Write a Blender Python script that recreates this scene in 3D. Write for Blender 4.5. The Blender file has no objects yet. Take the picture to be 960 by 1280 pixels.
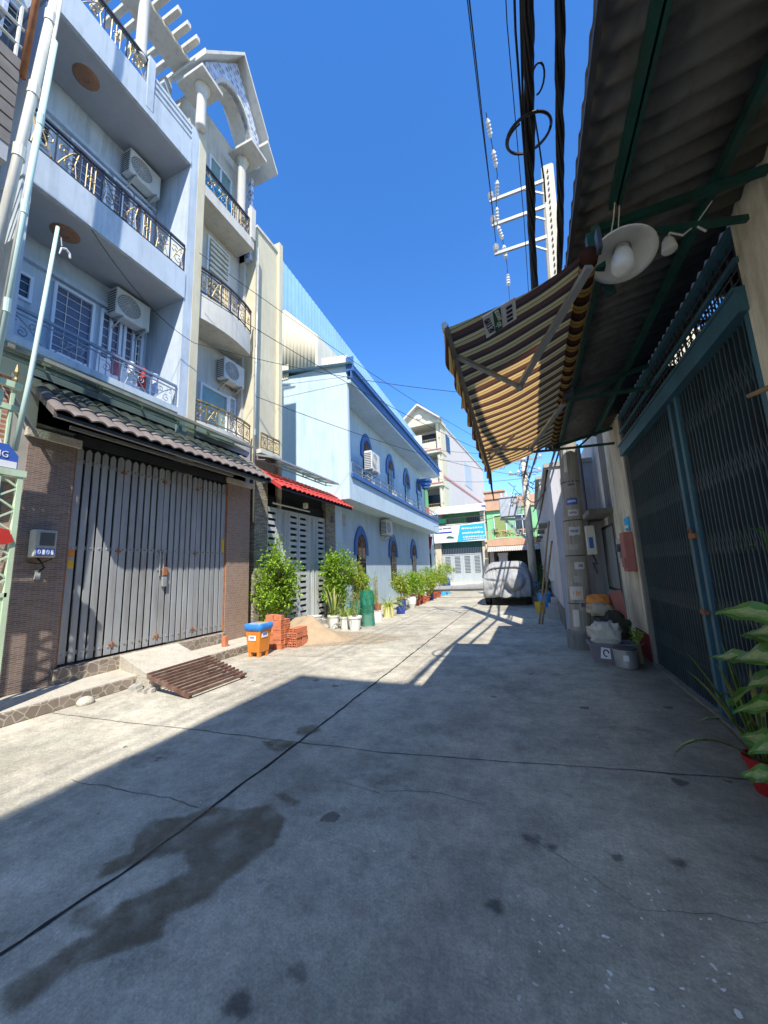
import bpy, math, random
from mathutils import Vector, Matrix, noise
R = math.radians
sc = bpy.context.scene
COL = sc.collection
W = {}          # world origin of every object
V = Vector

# ------------------------------------------------------------------ materials
M = {}
def mat(name, col, rough=.85, var=.16, scale=2.5, dirt=0., dcol=(.08,.07,.06), bump=0., bscale=30,
        metal=0., spec=.3, stretch=1., rgh_var=.1, trans=0.):
    m = bpy.data.materials.new(name); m.use_nodes = True
    nt = m.node_tree; N = nt.nodes; L = nt.links
    b = N['Principled BSDF']
    tc = N.new('ShaderNodeTexCoord'); gp = N.new('ShaderNodeNewGeometry')
    mp = N.new('ShaderNodeMapping'); mp.inputs['Scale'].default_value = (1,1,stretch)
    L.new(gp.outputs['Position'], mp.inputs['Vector'])
    n1 = N.new('ShaderNodeTexNoise'); n1.inputs['Scale'].default_value = scale; n1.inputs['Detail'].default_value = 7; n1.inputs['Roughness'].default_value = .65
    L.new(mp.outputs['Vector'], n1.inputs['Vector'])
    r = N.new('ShaderNodeMapRange'); r.inputs[1].default_value = .3; r.inputs[2].default_value = .7
    r.inputs[3].default_value = 1-var; r.inputs[4].default_value = 1+var
    L.new(n1.outputs['Fac'], r.inputs['Value'])
    mx = N.new('ShaderNodeVectorMath'); mx.operation = 'SCALE'; mx.inputs[0].default_value = col[:3]
    L.new(r.outputs[0], mx.inputs['Scale'])
    out = mx.outputs['Vector']
    if dirt > 0:
        mp2 = N.new('ShaderNodeMapping'); mp2.inputs['Scale'].default_value = (1.6,1.6,.45)
        L.new(gp.outputs['Position'], mp2.inputs['Vector'])
        n2 = N.new('ShaderNodeTexNoise'); n2.inputs['Scale'].default_value = 1.7; n2.inputs['Detail'].default_value = 9; n2.inputs['Roughness'].default_value = .7
        L.new(mp2.outputs['Vector'], n2.inputs['Vector'])
        r2 = N.new('ShaderNodeMapRange'); r2.inputs[1].default_value = .5; r2.inputs[2].default_value = .78
        r2.inputs[3].default_value = 0; r2.inputs[4].default_value = dirt
        L.new(n2.outputs['Fac'], r2.inputs['Value'])
        mc = N.new('ShaderNodeMix'); mc.data_type = 'RGBA'
        L.new(r2.outputs[0], mc.inputs[0]); L.new(out, mc.inputs[6]); mc.inputs[7].default_value = (*dcol,1)
        out = mc.outputs[2]
        mp4 = N.new('ShaderNodeMapping'); mp4.inputs['Scale'].default_value = (9,9,.5)     # run-off streaks
        L.new(gp.outputs['Position'], mp4.inputs['Vector'])
        n4 = N.new('ShaderNodeTexNoise'); n4.inputs['Scale'].default_value = 1.; n4.inputs['Detail'].default_value = 6; n4.inputs['Roughness'].default_value = .6
        L.new(mp4.outputs['Vector'], n4.inputs['Vector'])
        r4 = N.new('ShaderNodeMapRange'); r4.inputs[1].default_value = .52; r4.inputs[2].default_value = .80; r4.inputs[3].default_value = 0; r4.inputs[4].default_value = min(1,dirt*1.1)
        L.new(n4.outputs['Fac'], r4.inputs['Value'])
        mc4 = N.new('ShaderNodeMix'); mc4.data_type = 'RGBA'
        L.new(r4.outputs[0], mc4.inputs[0]); L.new(out, mc4.inputs[6]); mc4.inputs[7].default_value = (*dcol,1)
        out = mc4.outputs[2]
    L.new(out, b.inputs['Base Color'])
    b.inputs['Metallic'].default_value = metal
    b.inputs['Specular IOR Level'].default_value = spec
    rr = N.new('ShaderNodeMapRange'); rr.inputs[3].default_value = max(0,rough-rgh_var); rr.inputs[4].default_value = min(1,rough+rgh_var)
    L.new(n1.outputs['Fac'], rr.inputs['Value']); L.new(rr.outputs[0], b.inputs['Roughness'])
    if bump:
        n3 = N.new('ShaderNodeTexNoise'); n3.inputs['Scale'].default_value = bscale; n3.inputs['Detail'].default_value = 5
        L.new(gp.outputs['Position'], n3.inputs['Vector'])
        bp = N.new('ShaderNodeBump'); bp.inputs['Strength'].default_value = bump; bp.inputs['Distance'].default_value = .02
        L.new(n3.outputs['Fac'], bp.inputs['Height']); L.new(bp.outputs[0], b.inputs['Normal'])
    if trans:
        tr = N.new('ShaderNodeBsdfTranslucent'); L.new(out, tr.inputs['Color'])
        ms = N.new('ShaderNodeMixShader'); ms.inputs[0].default_value = trans
        L.new(b.outputs[0], ms.inputs[1]); L.new(tr.outputs[0], ms.inputs[2])
        L.new(ms.outputs[0], N['Material Output'].inputs[0])
    M[name] = m
    return m
def base_out(m):
    """node tree, principled, and socket now feeding base colour"""
    nt = m.node_tree; b = nt.nodes['Principled BSDF']
    return nt, nt.nodes, nt.links, b, b.inputs['Base Color'].links[0].from_socket

# ------------------------------------------------------------------ mesh builder
class MB:
    def __init__(s): s.v=[]; s.f=[]; s.mi=[]; s.sm=[]; s.cm=0; s.cs=False
    def add(s, vs, fs):
        o=len(s.v); s.v += [V(p) for p in vs]
        for f in fs: s.f.append([i+o for i in f]); s.mi.append(s.cm); s.sm.append(s.cs)
        return s
    def box(s, a, b, bev=0):
        x0,x1=sorted((a[0],b[0])); y0,y1=sorted((a[1],b[1])); z0,z1=sorted((a[2],b[2]))
        if bev<=0 or min(x1-x0,y1-y0,z1-z0) < 2.2*bev:
            return s.add([(x0,y0,z0),(x1,y0,z0),(x1,y1,z0),(x0,y1,z0),(x0,y0,z1),(x1,y0,z1),(x1,y1,z1),(x0,y1,z1)],
                  [(0,3,2,1),(4,5,6,7),(0,1,5,4),(1,2,6,5),(2,3,7,6),(3,0,4,7)])
        # chamfered box: rings
        e=bev
        def ring(z,i): return [(x0+i+e,y0+i,z),(x1-i-e,y0+i,z),(x1-i,y0+i+e,z),(x1-i,y1-i-e,z),(x1-i-e,y1-i,z),(x0+i+e,y1-i,z),(x0+i,y1-i-e,z),(x0+i,y0+i+e,z)]
        rs=[ring(z0,e*.8),ring(z0+e,0),ring(z1-e,0),ring(z1,e*.8)]
        vs=[p for r in rs for p in r]; fs=[tuple(range(7,-1,-1)),tuple(range(24,32))]
        for k in range(3):
            for i in range(8): j=(i+1)%8; fs.append((k*8+i,k*8+j,k*8+8+j,k*8+8+i))
        return s.add(vs,fs)
    def obox(s, c, ax, ay, az, hx, hy, hz):
        c=V(c); ax=V(ax).normalized()*hx; ay=V(ay).normalized()*hy; az=V(az).normalized()*hz
        p=[c+ax*i+ay*j+az*k for k in (-1,1) for (i,j) in ((-1,-1),(1,-1),(1,1),(-1,1))]
        return s.add(p,[(0,3,2,1),(4,5,6,7),(0,1,5,4),(1,2,6,5),(2,3,7,6),(3,0,4,7)])
    def bar(s, a, b, w, h=None, up=(0,0,1)):
        """rectangular bar a->b"""
        a=V(a); b=V(b); d=b-a; h=h or w
        u=V(up); sd=d.cross(u)
        if sd.length<1e-6: sd=d.cross(V((1,0,0)))
        sd.normalize(); u2=sd.cross(d).normalized()
        return s.obox((a+b)/2,d,sd,u2,d.length/2,w/2,h/2)
    def tube(s, pts, r, n=6, caps=True):
        pts=[V(p) for p in pts]; rs=r if isinstance(r,(list,tuple)) else [r]*len(pts)
        vs=[];fs=[]; prev=None
        for i,p in enumerate(pts):
            t=(pts[min(i+1,len(pts)-1)]-pts[max(i-1,0)])
            if t.length<1e-9: t=V((0,0,1))
            t.normalize()
            if prev is None:
                a=t.cross(V((0,0,1)));
                if a.length<.05: a=t.cross(V((1,0,0)))
            else:
                a=prev-t*prev.dot(t)
                if a.length<1e-6: a=t.cross(V((0,0,1)))
            a.normalize(); prev=a; b=t.cross(a)
            for k in range(n):
                w=2*math.pi*k/n; vs.append(p+(a*math.cos(w)+b*math.sin(w))*rs[i])
        for i in range(len(pts)-1):
            for k in range(n): j=(k+1)%n; fs.append((i*n+k,i*n+j,(i+1)*n+j,(i+1)*n+k))
        if caps: fs.append(tuple(range(n-1,-1,-1))); fs.append(tuple(range((len(pts)-1)*n,len(pts)*n)))
        return s.add(vs,fs)
    def lathe(s, prof, c=(0,0,0), n=16, axis='z', cap=True):
        c=V(c); vs=[];fs=[]
        for r,z in prof:
            for k in range(n):
                w=2*math.pi*k/n; x,y=r*math.cos(w),r*math.sin(w)
                vs.append(c+(V((x,y,z)) if axis=='z' else V((z,x,y)) if axis=='x' else V((x,z,y))))
        for i in range(len(prof)-1):
            for k in range(n): j=(k+1)%n; fs.append((i*n+k,i*n+j,(i+1)*n+j,(i+1)*n+k))
        if cap: fs.append(tuple(range(n-1,-1,-1))); fs.append(tuple(range((len(prof)-1)*n,len(prof)*n)))
        return s.add(vs,fs)
    def prism(s, poly, vec):
        """planar polygon (3d pts) extruded by vec"""
        poly=[V(p) for p in poly]; vec=V(vec); n=len(poly)
        return s.add(poly+[p+vec for p in poly],[tuple(range(n-1,-1,-1)),tuple(range(n,2*n))]+[(i,(i+1)%n,n+(i+1)%n,n+i) for i in range(n)])
    def grid(s, rows, close=False):
        nr=len(rows); nc=len(rows[0]); vs=[p for r in rows for p in r]; fs=[]
        for i in range(nr-1):
            for j in range(nc if close else nc-1):
                k=(j+1)%nc; fs.append((i*nc+j,i*nc+k,(i+1)*nc+k,(i+1)*nc+j))
        return s.add(vs,fs)
    def xf(s, mtx):
        s.v=[mtx@p for p in s.v]; return s
    def build(s, name, mats, parent=None, smooth=False, fixn=True, solid=0, origin=None):
        me=bpy.data.meshes.new(name); o=bpy.data.objects.new(name,me); COL.objects.link(o)
        if parent is not None: off=W[parent]; o.parent=parent; W[o]=off.copy()
        else:
            if origin is not None: off=V(origin)
            else:
                xs=[p.x for p in s.v]; ys=[p.y for p in s.v]; zs=[p.z for p in s.v]
                off=V(((min(xs)+max(xs))/2,(min(ys)+max(ys))/2,min(zs)))
            o.location=off; W[o]=off.copy()
        me.from_pydata([p-off for p in s.v],[],s.f)
        if not isinstance(mats,(list,tuple)): mats=[mats]
        for m in mats: me.materials.append(M[m] if isinstance(m,str) else m)
        for i,p in enumerate(me.polygons):
            p.material_index=s.mi[i]; p.use_smooth = smooth or s.sm[i]
        if fixn:
            import bmesh
            bm=bmesh.new(); bm.from_mesh(me); bmesh.ops.recalc_face_normals(bm,faces=bm.faces)
            big=[f for f in bm.faces if len(f.verts)>4]
            if big: bmesh.ops.triangulate(bm,faces=big)
            bm.to_mesh(me); bm.free()
        me.update()
        if solid:
            md=o.modifiers.new('s','SOLIDIFY'); md.thickness=solid; md.offset=0
        return o
def tag(o,label=None,cat=None,group=None,kind=None):
    if label: o['label']=label
    if cat: o['category']=cat
    if group: o['group']=group
    if kind: o['kind']=kind
    return o
def thing(name,label,cat,loc=(0,0,0),group=None):
    o=bpy.data.objects.new(name,None); COL.objects.link(o); o.location=loc; W[o]=V(loc); o.empty_display_size=.2
    return tag(o,label,cat,group)
def dup(root,loc,rz=0,label=None,scale=1,group=None):
    def cp(o,par):
        c=o.copy(); COL.objects.link(c)
        if par is not None: c.parent=par
        for ch in list(o.children): cp(ch,c)
        return c
    r=cp(root,None); r.location=loc; r.rotation_euler=(0,0,rz); r.scale=(scale,)*3
    if label: r['label']=label
    if group: r['group']=group
    return r
def struct(o): o['kind']='structure'; return o
def text_mesh(txt,size,mtx,material,name='lettering',parent=None,ext=.002,align='CENTER',sx=1):
    cu=bpy.data.curves.new(name,'FONT'); cu.body=txt; cu.size=size; cu.extrude=ext; cu.align_x=align; cu.align_y='CENTER'; cu.resolution_u=2
    t=bpy.data.objects.new(name,cu); COL.objects.link(t)
    dg=bpy.context.evaluated_depsgraph_get(); me=bpy.data.meshes.new_from_object(t.evaluated_get(dg))
    bpy.data.objects.remove(t); bpy.data.curves.remove(cu)
    me.transform(mtx@Matrix.Diagonal((sx,1,1,1)))
    o=bpy.data.objects.new(name,me); COL.objects.link(o); me.materials.clear(); me.materials.append(M[material])
    off=W[parent] if parent else V((0,0,0)); me.transform(Matrix.Translation(-off))
    if parent: o.parent=parent
    W[o]=off.copy(); return o
def frame_mtx(o,right,up):
    r=V(right).normalized(); u=V(up).normalized(); n=r.cross(u)
    m=Matrix((r,u,n)).transposed().to_4x4(); m.translation=V(o); return m
def panel_frame(mb,x,y0,y1,z0,z1,w,d,axis='x'):
    """rectangular frame on plane x=const (or y=const) opening y0..y1,z0..z1; depth x..x+d"""
    def bx(a0,a1,c0,c1):
        if axis=='x': mb.box((x,a0,c0),(x+d,a1,c1))
        else: mb.box((a0,x,c0),(a1,x+d,c1))
    bx(y0,y1,z0,z0+w); bx(y0,y1,z1-w,z1); bx(y0,y0+w,z0+w,z1-w); bx(y1-w,y1,z0+w,z1-w)
def spiral(c,u,v,r0,r1,a0,a1,n=10):
    c=V(c);u=V(u);v=V(v); out=[]
    for i in range(n+1):
        t=i/n; r=r0+(r1-r0)*t; a=a0+(a1-a0)*t; out.append(c+(u*math.cos(a)+v*math.sin(a))*r)
    return out

# leaves -----------------------------------------------------------------
def leaf(mb,p,d,up,L,wd,fold=.25,droop=.0):
    d=V(d).normalized(); s=d.cross(V(up));
    if s.length<1e-3: s=d.cross(V((1,0,0)))
    s.normalize(); u=s.cross(d)
    a=p; m=p+d*L*.5+u*(fold*wd*.0); t=p+d*L-V((0,0,droop*L))
    l=p+d*L*.45+s*wd*.5+u*fold*wd; r=p+d*L*.45-s*wd*.5+u*fold*wd
    mb.add([a,l,t,r,m],[(0,4,1),(4,2,1),(0,3,4),(4,3,2)])
def clumps(mb,rng,c,rad,nc,nl,L,wd,cr=.35,flat=1):
    """uneven crown: nc clumps inside the ellipsoid rad, nl leaves each"""
    c=V(c)
    for k in range(nc):
        while True:
            q=V((rng.uniform(-1,1),rng.uniform(-1,1),rng.uniform(-1,1)))
            if q.length<1: break
        q*= (.55+.45*q.length)/max(q.length,.2)*q.length if q.length>0 else 1
        cc=c+V((q.x*rad[0],q.y*rad[1],q.z*rad[2])); s=rng.uniform(.5,1.15)*cr
        for i in range(nl):
            n=V((rng.gauss(0,1),rng.gauss(0,1),rng.gauss(0,1))).normalized()
            p=cc+V((n.x*rad[0],n.y*rad[1],n.z*rad[2]))*s*rng.uniform(.3,1)
            d=(n+V((rng.uniform(-.8,.8),rng.uniform(-.8,.8),rng.uniform(-.3,.9))))
            leaf(mb,p,d,V((rng.uniform(-.6,.6),rng.uniform(-.6,.6),1)),L*rng.choice((.55,.8,1,1.15,1.45))*rng.uniform(.8,1.2),wd*rng.uniform(.6,1.35),.2,rng.uniform(0,.5))
    for k in range(nc//5):      # loose sprigs that leave the outline uneven
        n=V((rng.gauss(0,1),rng.gauss(0,1),abs(rng.gauss(.6,.8)))).normalized(); a=c+V((n.x*rad[0],n.y*rad[1],n.z*rad[2]))*.8; ln=rng.uniform(.18,.42)*max(rad)
        for j in range(14):
            t=j/13; q=a+(n+V((0,0,.5*t)))*ln*t
            leaf(mb,q,V((rng.uniform(-1,1),rng.uniform(-1,1),rng.uniform(-.2,.9))),V((0,0,1)),L*rng.uniform(.6,1.1),wd*rng.uniform(.6,1),.2,.3)
def blade(mb,p,az,lean,L,w,curve=.3,n=6,twist=.4):
    """strap leaf from p"""
    d=V((math.cos(az),math.sin(az),0)); sd=V((-math.sin(az),math.cos(az),0)); rows=[]
    for i in range(n+1):
        t=i/n; th=lean+curve*t*t*2
        q=V(p)+d*(L*t*math.sin(th if th<2.4 else 2.4))+V((0,0,L*t*math.cos(min(th,2.0))))
        ww=w*(.55+.9*t if t<.5 else 1)*(1 if t<.6 else max(0.02,1-((t-.6)/.4)**1.6))
        s2=(sd*math.cos(twist*t)+V((0,0,1))*math.sin(twist*t)*.4)
        rows.append([q-s2*ww/2,q+d*ww*.12*-1,q+s2*ww/2])
    mb.grid(rows)
# ------------------------------------------------------------------ the materials
mat('lightblue',(.50,.57,.635),.8,.09,1.2,.62,(.24,.29,.33))
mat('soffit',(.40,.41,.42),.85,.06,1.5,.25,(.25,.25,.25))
mat('cream',(.66,.62,.50),.85,.07,1.5,.4,(.30,.26,.2))
mat('cream_white',(.58,.56,.50),.85,.06,1.5,.5,(.28,.26,.23))
mat('yellow',(.60,.55,.40),.85,.07,1.3,.5,(.40,.32,.18))
mat('skyblue',(.50,.61,.66),.85,.07,1.,.6,(.30,.46,.6))
mat('bluewall',(.43,.53,.59),.85,.08,1.,.55,(.26,.33,.38))
mat('trimblue',(.045,.13,.34),.55,.12,3,.3,(.02,.05,.15))
mat('bluesheet',(.20,.35,.48),.45,.08,.8,.3,(.1,.25,.4))
mat('white',(.66,.66,.64),.6,.05,3,.3,(.4,.38,.34))
mat('pvc',(.70,.69,.60),.45,.07,3,.5,(.30,.22,.13))
mat('canopyframe',(.24,.26,.22),.5,.15,4,.5,(.2,.12,.07))
mat('fangrey',(.22,.225,.23),.6,.1,10)
mat('paneviolet',(.10,.11,.17),.15,.2,3,spec=.6)
mat('pvc_green',(.50,.66,.60),.45,.08,3,.3,(.3,.35,.3))
mat('rust',(.30,.12,.05),.8,.3,8)
mat('gold_iron',(.32,.24,.11),.5,.3,9,.6,(.05,.04,.03),metal=.4)
mat('dark_iron',(.05,.055,.07),.5,.3,9,.3,(.1,.06,.03))
mat('grey_blue_iron',(.20,.26,.36),.5,.15,5)
mat('steel',(.42,.44,.43),.42,.12,6,.4,(.25,.15,.08),metal=.5)
mat('winframe',(.66,.72,.80),.6,.06,4)
mat('glass_dark',(.02,.025,.035),.12,.2,2,spec=.6,rgh_var=.04)
mat('glass_teal',(.20,.33,.33),.15,.2,2,spec=.6,rgh_var=.05)
mat('ac_white',(.62,.62,.58),.5,.05,4,.3,(.3,.28,.22))
mat('ac_dark',(.07,.075,.08),.6,.1,10)
mat('tile_brown',(.17,.145,.135),.7,.2,3,.6,(.09,.08,.07),bump=.2)
mat('tile_red',(.44,.05,.04),.6,.12,3,.4,(.35,.05,.04))
mat('gate_grey',(.33,.35,.36),.5,.14,2.5,.5,(.15,.11,.08),metal=.1,stretch=.3)
mat('gate_dark',(.03,.033,.035),.6,.2,5)
mat('gate_white',(.46,.49,.50),.5,.07,3,.3,(.3,.3,.28))
mat('lime',(.52,.66,.46),.5,.08,4,.5,(.25,.25,.15))
mat('black',(.02,.02,.02),.6,.2,5)
mat('cable',(.012,.012,.014),.55,.2,6)
mat('darkgreen',(.014,.075,.062),.55,.3,6,.5,(.05,.03,.02))
mat('bluegate',(.034,.058,.068),.5,.3,5,.5,(.05,.035,.025),stretch=.4)
mat('bluegate_lt',(.045,.13,.18),.5,.25,5,.4,(.06,.06,.06),stretch=.4)
mat('corr',(.15,.148,.138),.6,.25,3,.7,(.05,.03,.02),stretch=1)
mat('rightwall',(.72,.66,.52),.9,.08,2,.85,(.22,.18,.13),bump=.15)
mat('whitewall',(.76,.75,.70),.9,.08,2,.6,(.22,.21,.2),bump=.15)
mat('lilacwall',(.50,.50,.54),.9,.08,1.5,.8,(.25,.24,.26),bump=.15)
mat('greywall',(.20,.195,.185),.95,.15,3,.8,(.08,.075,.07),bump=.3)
mat('redpaint',(.28,.03,.03),.8,.2,5,.5,(.1,.05,.05))
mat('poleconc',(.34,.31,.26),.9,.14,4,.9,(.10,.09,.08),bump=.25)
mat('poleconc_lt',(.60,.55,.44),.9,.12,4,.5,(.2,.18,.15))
mat('orange',(.62,.21,.03),.5,.1,5,.5,(.4,.15,.03))
mat('bluebag',(.04,.22,.62),.35,.15,6)
mat('hollowbrick',(.52,.18,.09),.9,.25,8,.5,(.4,.2,.13))
mat('sand',(.37,.28,.18),.95,.14,5,.5,(.38,.25,.14),bump=.6,bscale=60)
mat('potwhite',(.72,.71,.68),.6,.06,4,.5,(.4,.36,.3))
mat('potblue',(.03,.055,.25),.35,.1,4)
mat('potlblue',(.06,.35,.75),.35,.1,4)
mat('potred',(.38,.10,.06),.7,.15,5)
mat('potbright',(.34,.02,.02),.4,.1,4)
mat('potyellow',(.72,.66,.30),.6,.1,4)
mat('soil',(.08,.05,.035),.95,.3,10)
mat('leaf',(.25,.40,.035),.5,.55,9,spec=.4,trans=.35)
mat('leaf2',(.33,.41,.05),.5,.5,9,spec=.4,trans=.35)
mat('leafdark',(.07,.16,.03),.5,.5,9,spec=.4,trans=.3)
mat('leafgreen',(.03,.14,.06),.5,.4,9,spec=.4,trans=.3)
mat('snake_edge',(.28,.29,.08),.45,.2,9,spec=.4,trans=.2)
mat('leafpale',(.34,.43,.15),.45,.35,25,spec=.4,trans=.25)
mat('wood',(.30,.19,.10),.8,.25,5,stretch=.2)
mat('darkwood',(.07,.028,.016),.5,.3,5)
mat('carcover',(.31,.315,.32),.62,.08,3,.2,(.13,.12,.11),bump=.12,bscale=18)
mat('rubber',(.02,.02,.02),.8,.2,6)
mat('alu',(.42,.42,.42),.45,.06,5,metal=.5)
mat('lampwhite',(.62,.60,.55),.4,.05,5)
mat('bulb',(.75,.74,.70),.3,.03,5)
mat('ramp',(.50,.46,.38),.9,.1,5,.5,(.3,.26,.2),bump=.9,bscale=38)
mat('grate',(.13,.07,.05),.8,.3,8,.5,(.3,.25,.2))
mat('pink',(.42,.16,.14),.7,.1,4,.4,(.2,.1,.1))
mat('meter',(.45,.46,.42),.4,.1,6,.5,(.2,.2,.18))
mat('glass_meter',(.10,.11,.11),.12,.1,6,spec=.6)
mat('signblue',(.05,.13,.45),.5,.05,3)
mat('signsky',(.03,.40,.78),.5,.05,2)
mat('signwhite',(.78,.78,.78),.5,.04,3)
mat('signgreen',(.01,.14,.07),.5,.1,3)
mat('ink',(.02,.02,.07),.6,.1,3)
mat('inkblue',(.03,.05,.35),.6,.1,3)
mat('inkred',(.5,.04,.03),.6,.1,3)
mat('yellowcard',(.66,.42,.04),.6,.1,5)
mat('greenpaint',(.24,.55,.28),.8,.08,2,.4,(.15,.3,.15))
mat('pillargreen',(.12,.30,.15),.8,.08,2)
mat('peach',(.56,.34,.22),.85,.08,2,.5,(.3,.2,.13))
mat('palepink',(.56,.52,.49),.85,.05,1.5,.3,(.45,.38,.36))
mat('pinkband',(.50,.22,.22),.8,.05,2)
mat('housecream',(.56,.51,.39),.85,.06,1.5,.4,(.4,.33,.22))
mat('roofwhite',(.70,.72,.72),.5,.06,2,.3,(.5,.5,.48))
mat('teal',(.05,.16,.16),.6,.15,3)
mat('steel_shutter',(.22,.25,.26),.55,.1,4,.4,(.12,.12,.12))
mat('shuttergrey',(.40,.45,.48),.5,.05,3,.2,(.35,.36,.36))
mat('transgrey',(.42,.46,.50),.5,.07,3,.3,(.3,.3,.3))
mat('crate',(.20,.18,.22),.5,.1,4,.4,(.2,.18,.18))
mat('paper',(.60,.58,.52),.9,.08,7,.3,(.4,.35,.3))
mat('orangebag',(.62,.24,.05),.4,.15,8)
mat('clearbag',(.42,.36,.28),.35,.2,9)
mat('darkbag',(.04,.04,.03),.5,.3,9)
mat('tin',(.52,.53,.54),.32,.08,5,.3,(.3,.28,.26),metal=.7)
mat('ceramic',(.8,.8,.8),.25,.04,5,.3,(.5,.4,.35))
mat('galv',(.32,.33,.33),.4,.06,5,metal=.4)
mat('greennet',(.01,.22,.14),.6,.2,9)
mat('cloth',(.5,.2,.25),.8,.5,3)
mat('lamplit',(.85,.7,.4),.6,.05,5)
mat('discbrown',(.30,.16,.09),.7,.2,12)
mat('boards',(.20,.18,.16),.8,.2,4,.5,(.1,.09,.08))
mat('greystain',(.38,.36,.33),.8,.1,4)
mat('dieff',(.11,.25,.04),.4,.3,15,spec=.5,trans=.25)

# corrugated / patterned additions
def pattern(m, build):
    nt,N,L,b,src = base_out(m); build(nt,N,L,b,src)
def stone(nt,N,L,b,src):
    g=N.new('ShaderNodeNewGeometry'); v=N.new('ShaderNodeTexVoronoi'); v.feature='DISTANCE_TO_EDGE'; v.inputs['Scale'].default_value=8.5
    L.new(g.outputs['Position'],v.inputs['Vector'])
    v2=N.new('ShaderNodeTexVoronoi'); v2.inputs['Scale'].default_value=8.5; L.new(g.outputs['Position'],v2.inputs['Vector'])
    r=N.new('ShaderNodeMapRange'); r.inputs[1].default_value=.02; r.inputs[2].default_value=.06; L.new(v.outputs['Distance'],r.inputs[0])
    bw=N.new('ShaderNodeRGBToBW'); L.new(v2.outputs['Color'],bw.inputs[0])
    mr=N.new('ShaderNodeMapRange'); mr.inputs[3].default_value=.7; mr.inputs[4].default_value=1.25; L.new(bw.outputs[0],mr.inputs[0])
    sc_=N.new('ShaderNodeVectorMath'); sc_.operation='SCALE'; L.new(src,sc_.inputs[0]); L.new(mr.outputs[0],sc_.inputs['Scale'])
    mx=N.new('ShaderNodeMix'); mx.data_type='RGBA'; L.new(r.outputs[0],mx.inputs[0]); mx.inputs[6].default_value=(.42,.38,.31,1); L.new(sc_.outputs[0],mx.inputs[7])
    L.new(mx.outputs[2],b.inputs['Base Color'])
mat('crazystone',(.24,.20,.16),.8,.15,4,.4,(.14,.12,.1)); pattern(M['crazystone'],stone)
def bricks(axis,wd,ht,mort,mcol,var=.25):
    def f(nt,N,L,b,src):
        g=N.new('ShaderNodeNewGeometry'); s=N.new('ShaderNodeSeparateXYZ'); c=N.new('ShaderNodeCombineXYZ'); L.new(g.outputs['Position'],s.inputs[0])
        if axis=='x': L.new(s.outputs['Y'],c.inputs['X'])
        elif axis=='y': L.new(s.outputs['X'],c.inputs['X'])
        else:
            ad=N.new('ShaderNodeMath'); L.new(s.outputs['X'],ad.inputs[0]); L.new(s.outputs['Y'],ad.inputs[1]); L.new(ad.outputs[0],c.inputs['X'])
        L.new(s.outputs['Z'],c.inputs['Y'])
        t=N.new('ShaderNodeTexBrick'); t.inputs['Scale'].default_value=1; t.inputs['Brick Width'].default_value=wd; t.inputs['Row Height'].default_value=ht
        t.inputs['Mortar Size'].default_value=mort; t.inputs['Mortar'].default_value=(*mcol,1); t.inputs['Color1'].default_value=(1-var,)*3+(1,); t.inputs['Color2'].default_value=(1+var,)*3+(1,)
        L.new(c.outputs[0],t.inputs['Vector'])
        ml=N.new('ShaderNodeMix'); ml.data_type='RGBA'; ml.blend_type='MULTIPLY'; ml.inputs[0].default_value=1; L.new(src,ml.inputs[6]); L.new(t.outputs['Color'],ml.inputs[7])
        mx=N.new('ShaderNodeMix'); mx.data_type='RGBA'; L.new(t.outputs['Fac'],mx.inputs[0]); L.new(ml.outputs[2],mx.inputs[6]); mx.inputs[7].default_value=(*mcol,1)
        L.new(mx.outputs[2],b.inputs['Base Color'])
        bp=N.new('ShaderNodeBump'); bp.inputs['Strength'].default_value=.35; bp.inputs['Distance'].default_value=.01; bp.invert=True
        L.new(t.outputs['Fac'],bp.inputs['Height']); L.new(bp.outputs[0],b.inputs['Normal'])
    return f
mat('pillartile',(.20,.14,.105),.6,.12,3,.4,(.12,.09,.08)); pattern(M['pillartile'],bricks('xy',.12,.026,.004,(.30,.25,.23)))
mat('pillarbrick',(.29,.20,.15),.6,.10,3,.35,(.17,.11,.09)); pattern(M['pillarbrick'],bricks('xy',.07,.055,.004,(.36,.28,.25),.12))
mat('stonecladding',(.34,.31,.25),.9,.25,6,.5,(.18,.16,.13),bump=.5); pattern(M['stonecladding'],bricks('xy',.16,.035,.006,(.12,.11,.09),.35))
mat('brickwork',(.45,.17,.10),.9,.2,6,.4,(.3,.2,.15)); pattern(M['brickwork'],bricks('xy',.2,.07,.012,(.45,.43,.4)))
mat('bluetile',(.38,.46,.66),.4,.1,3); pattern(M['bluetile'],bricks('xy',.13,.13,.012,(.70,.72,.76),.5))
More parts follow.
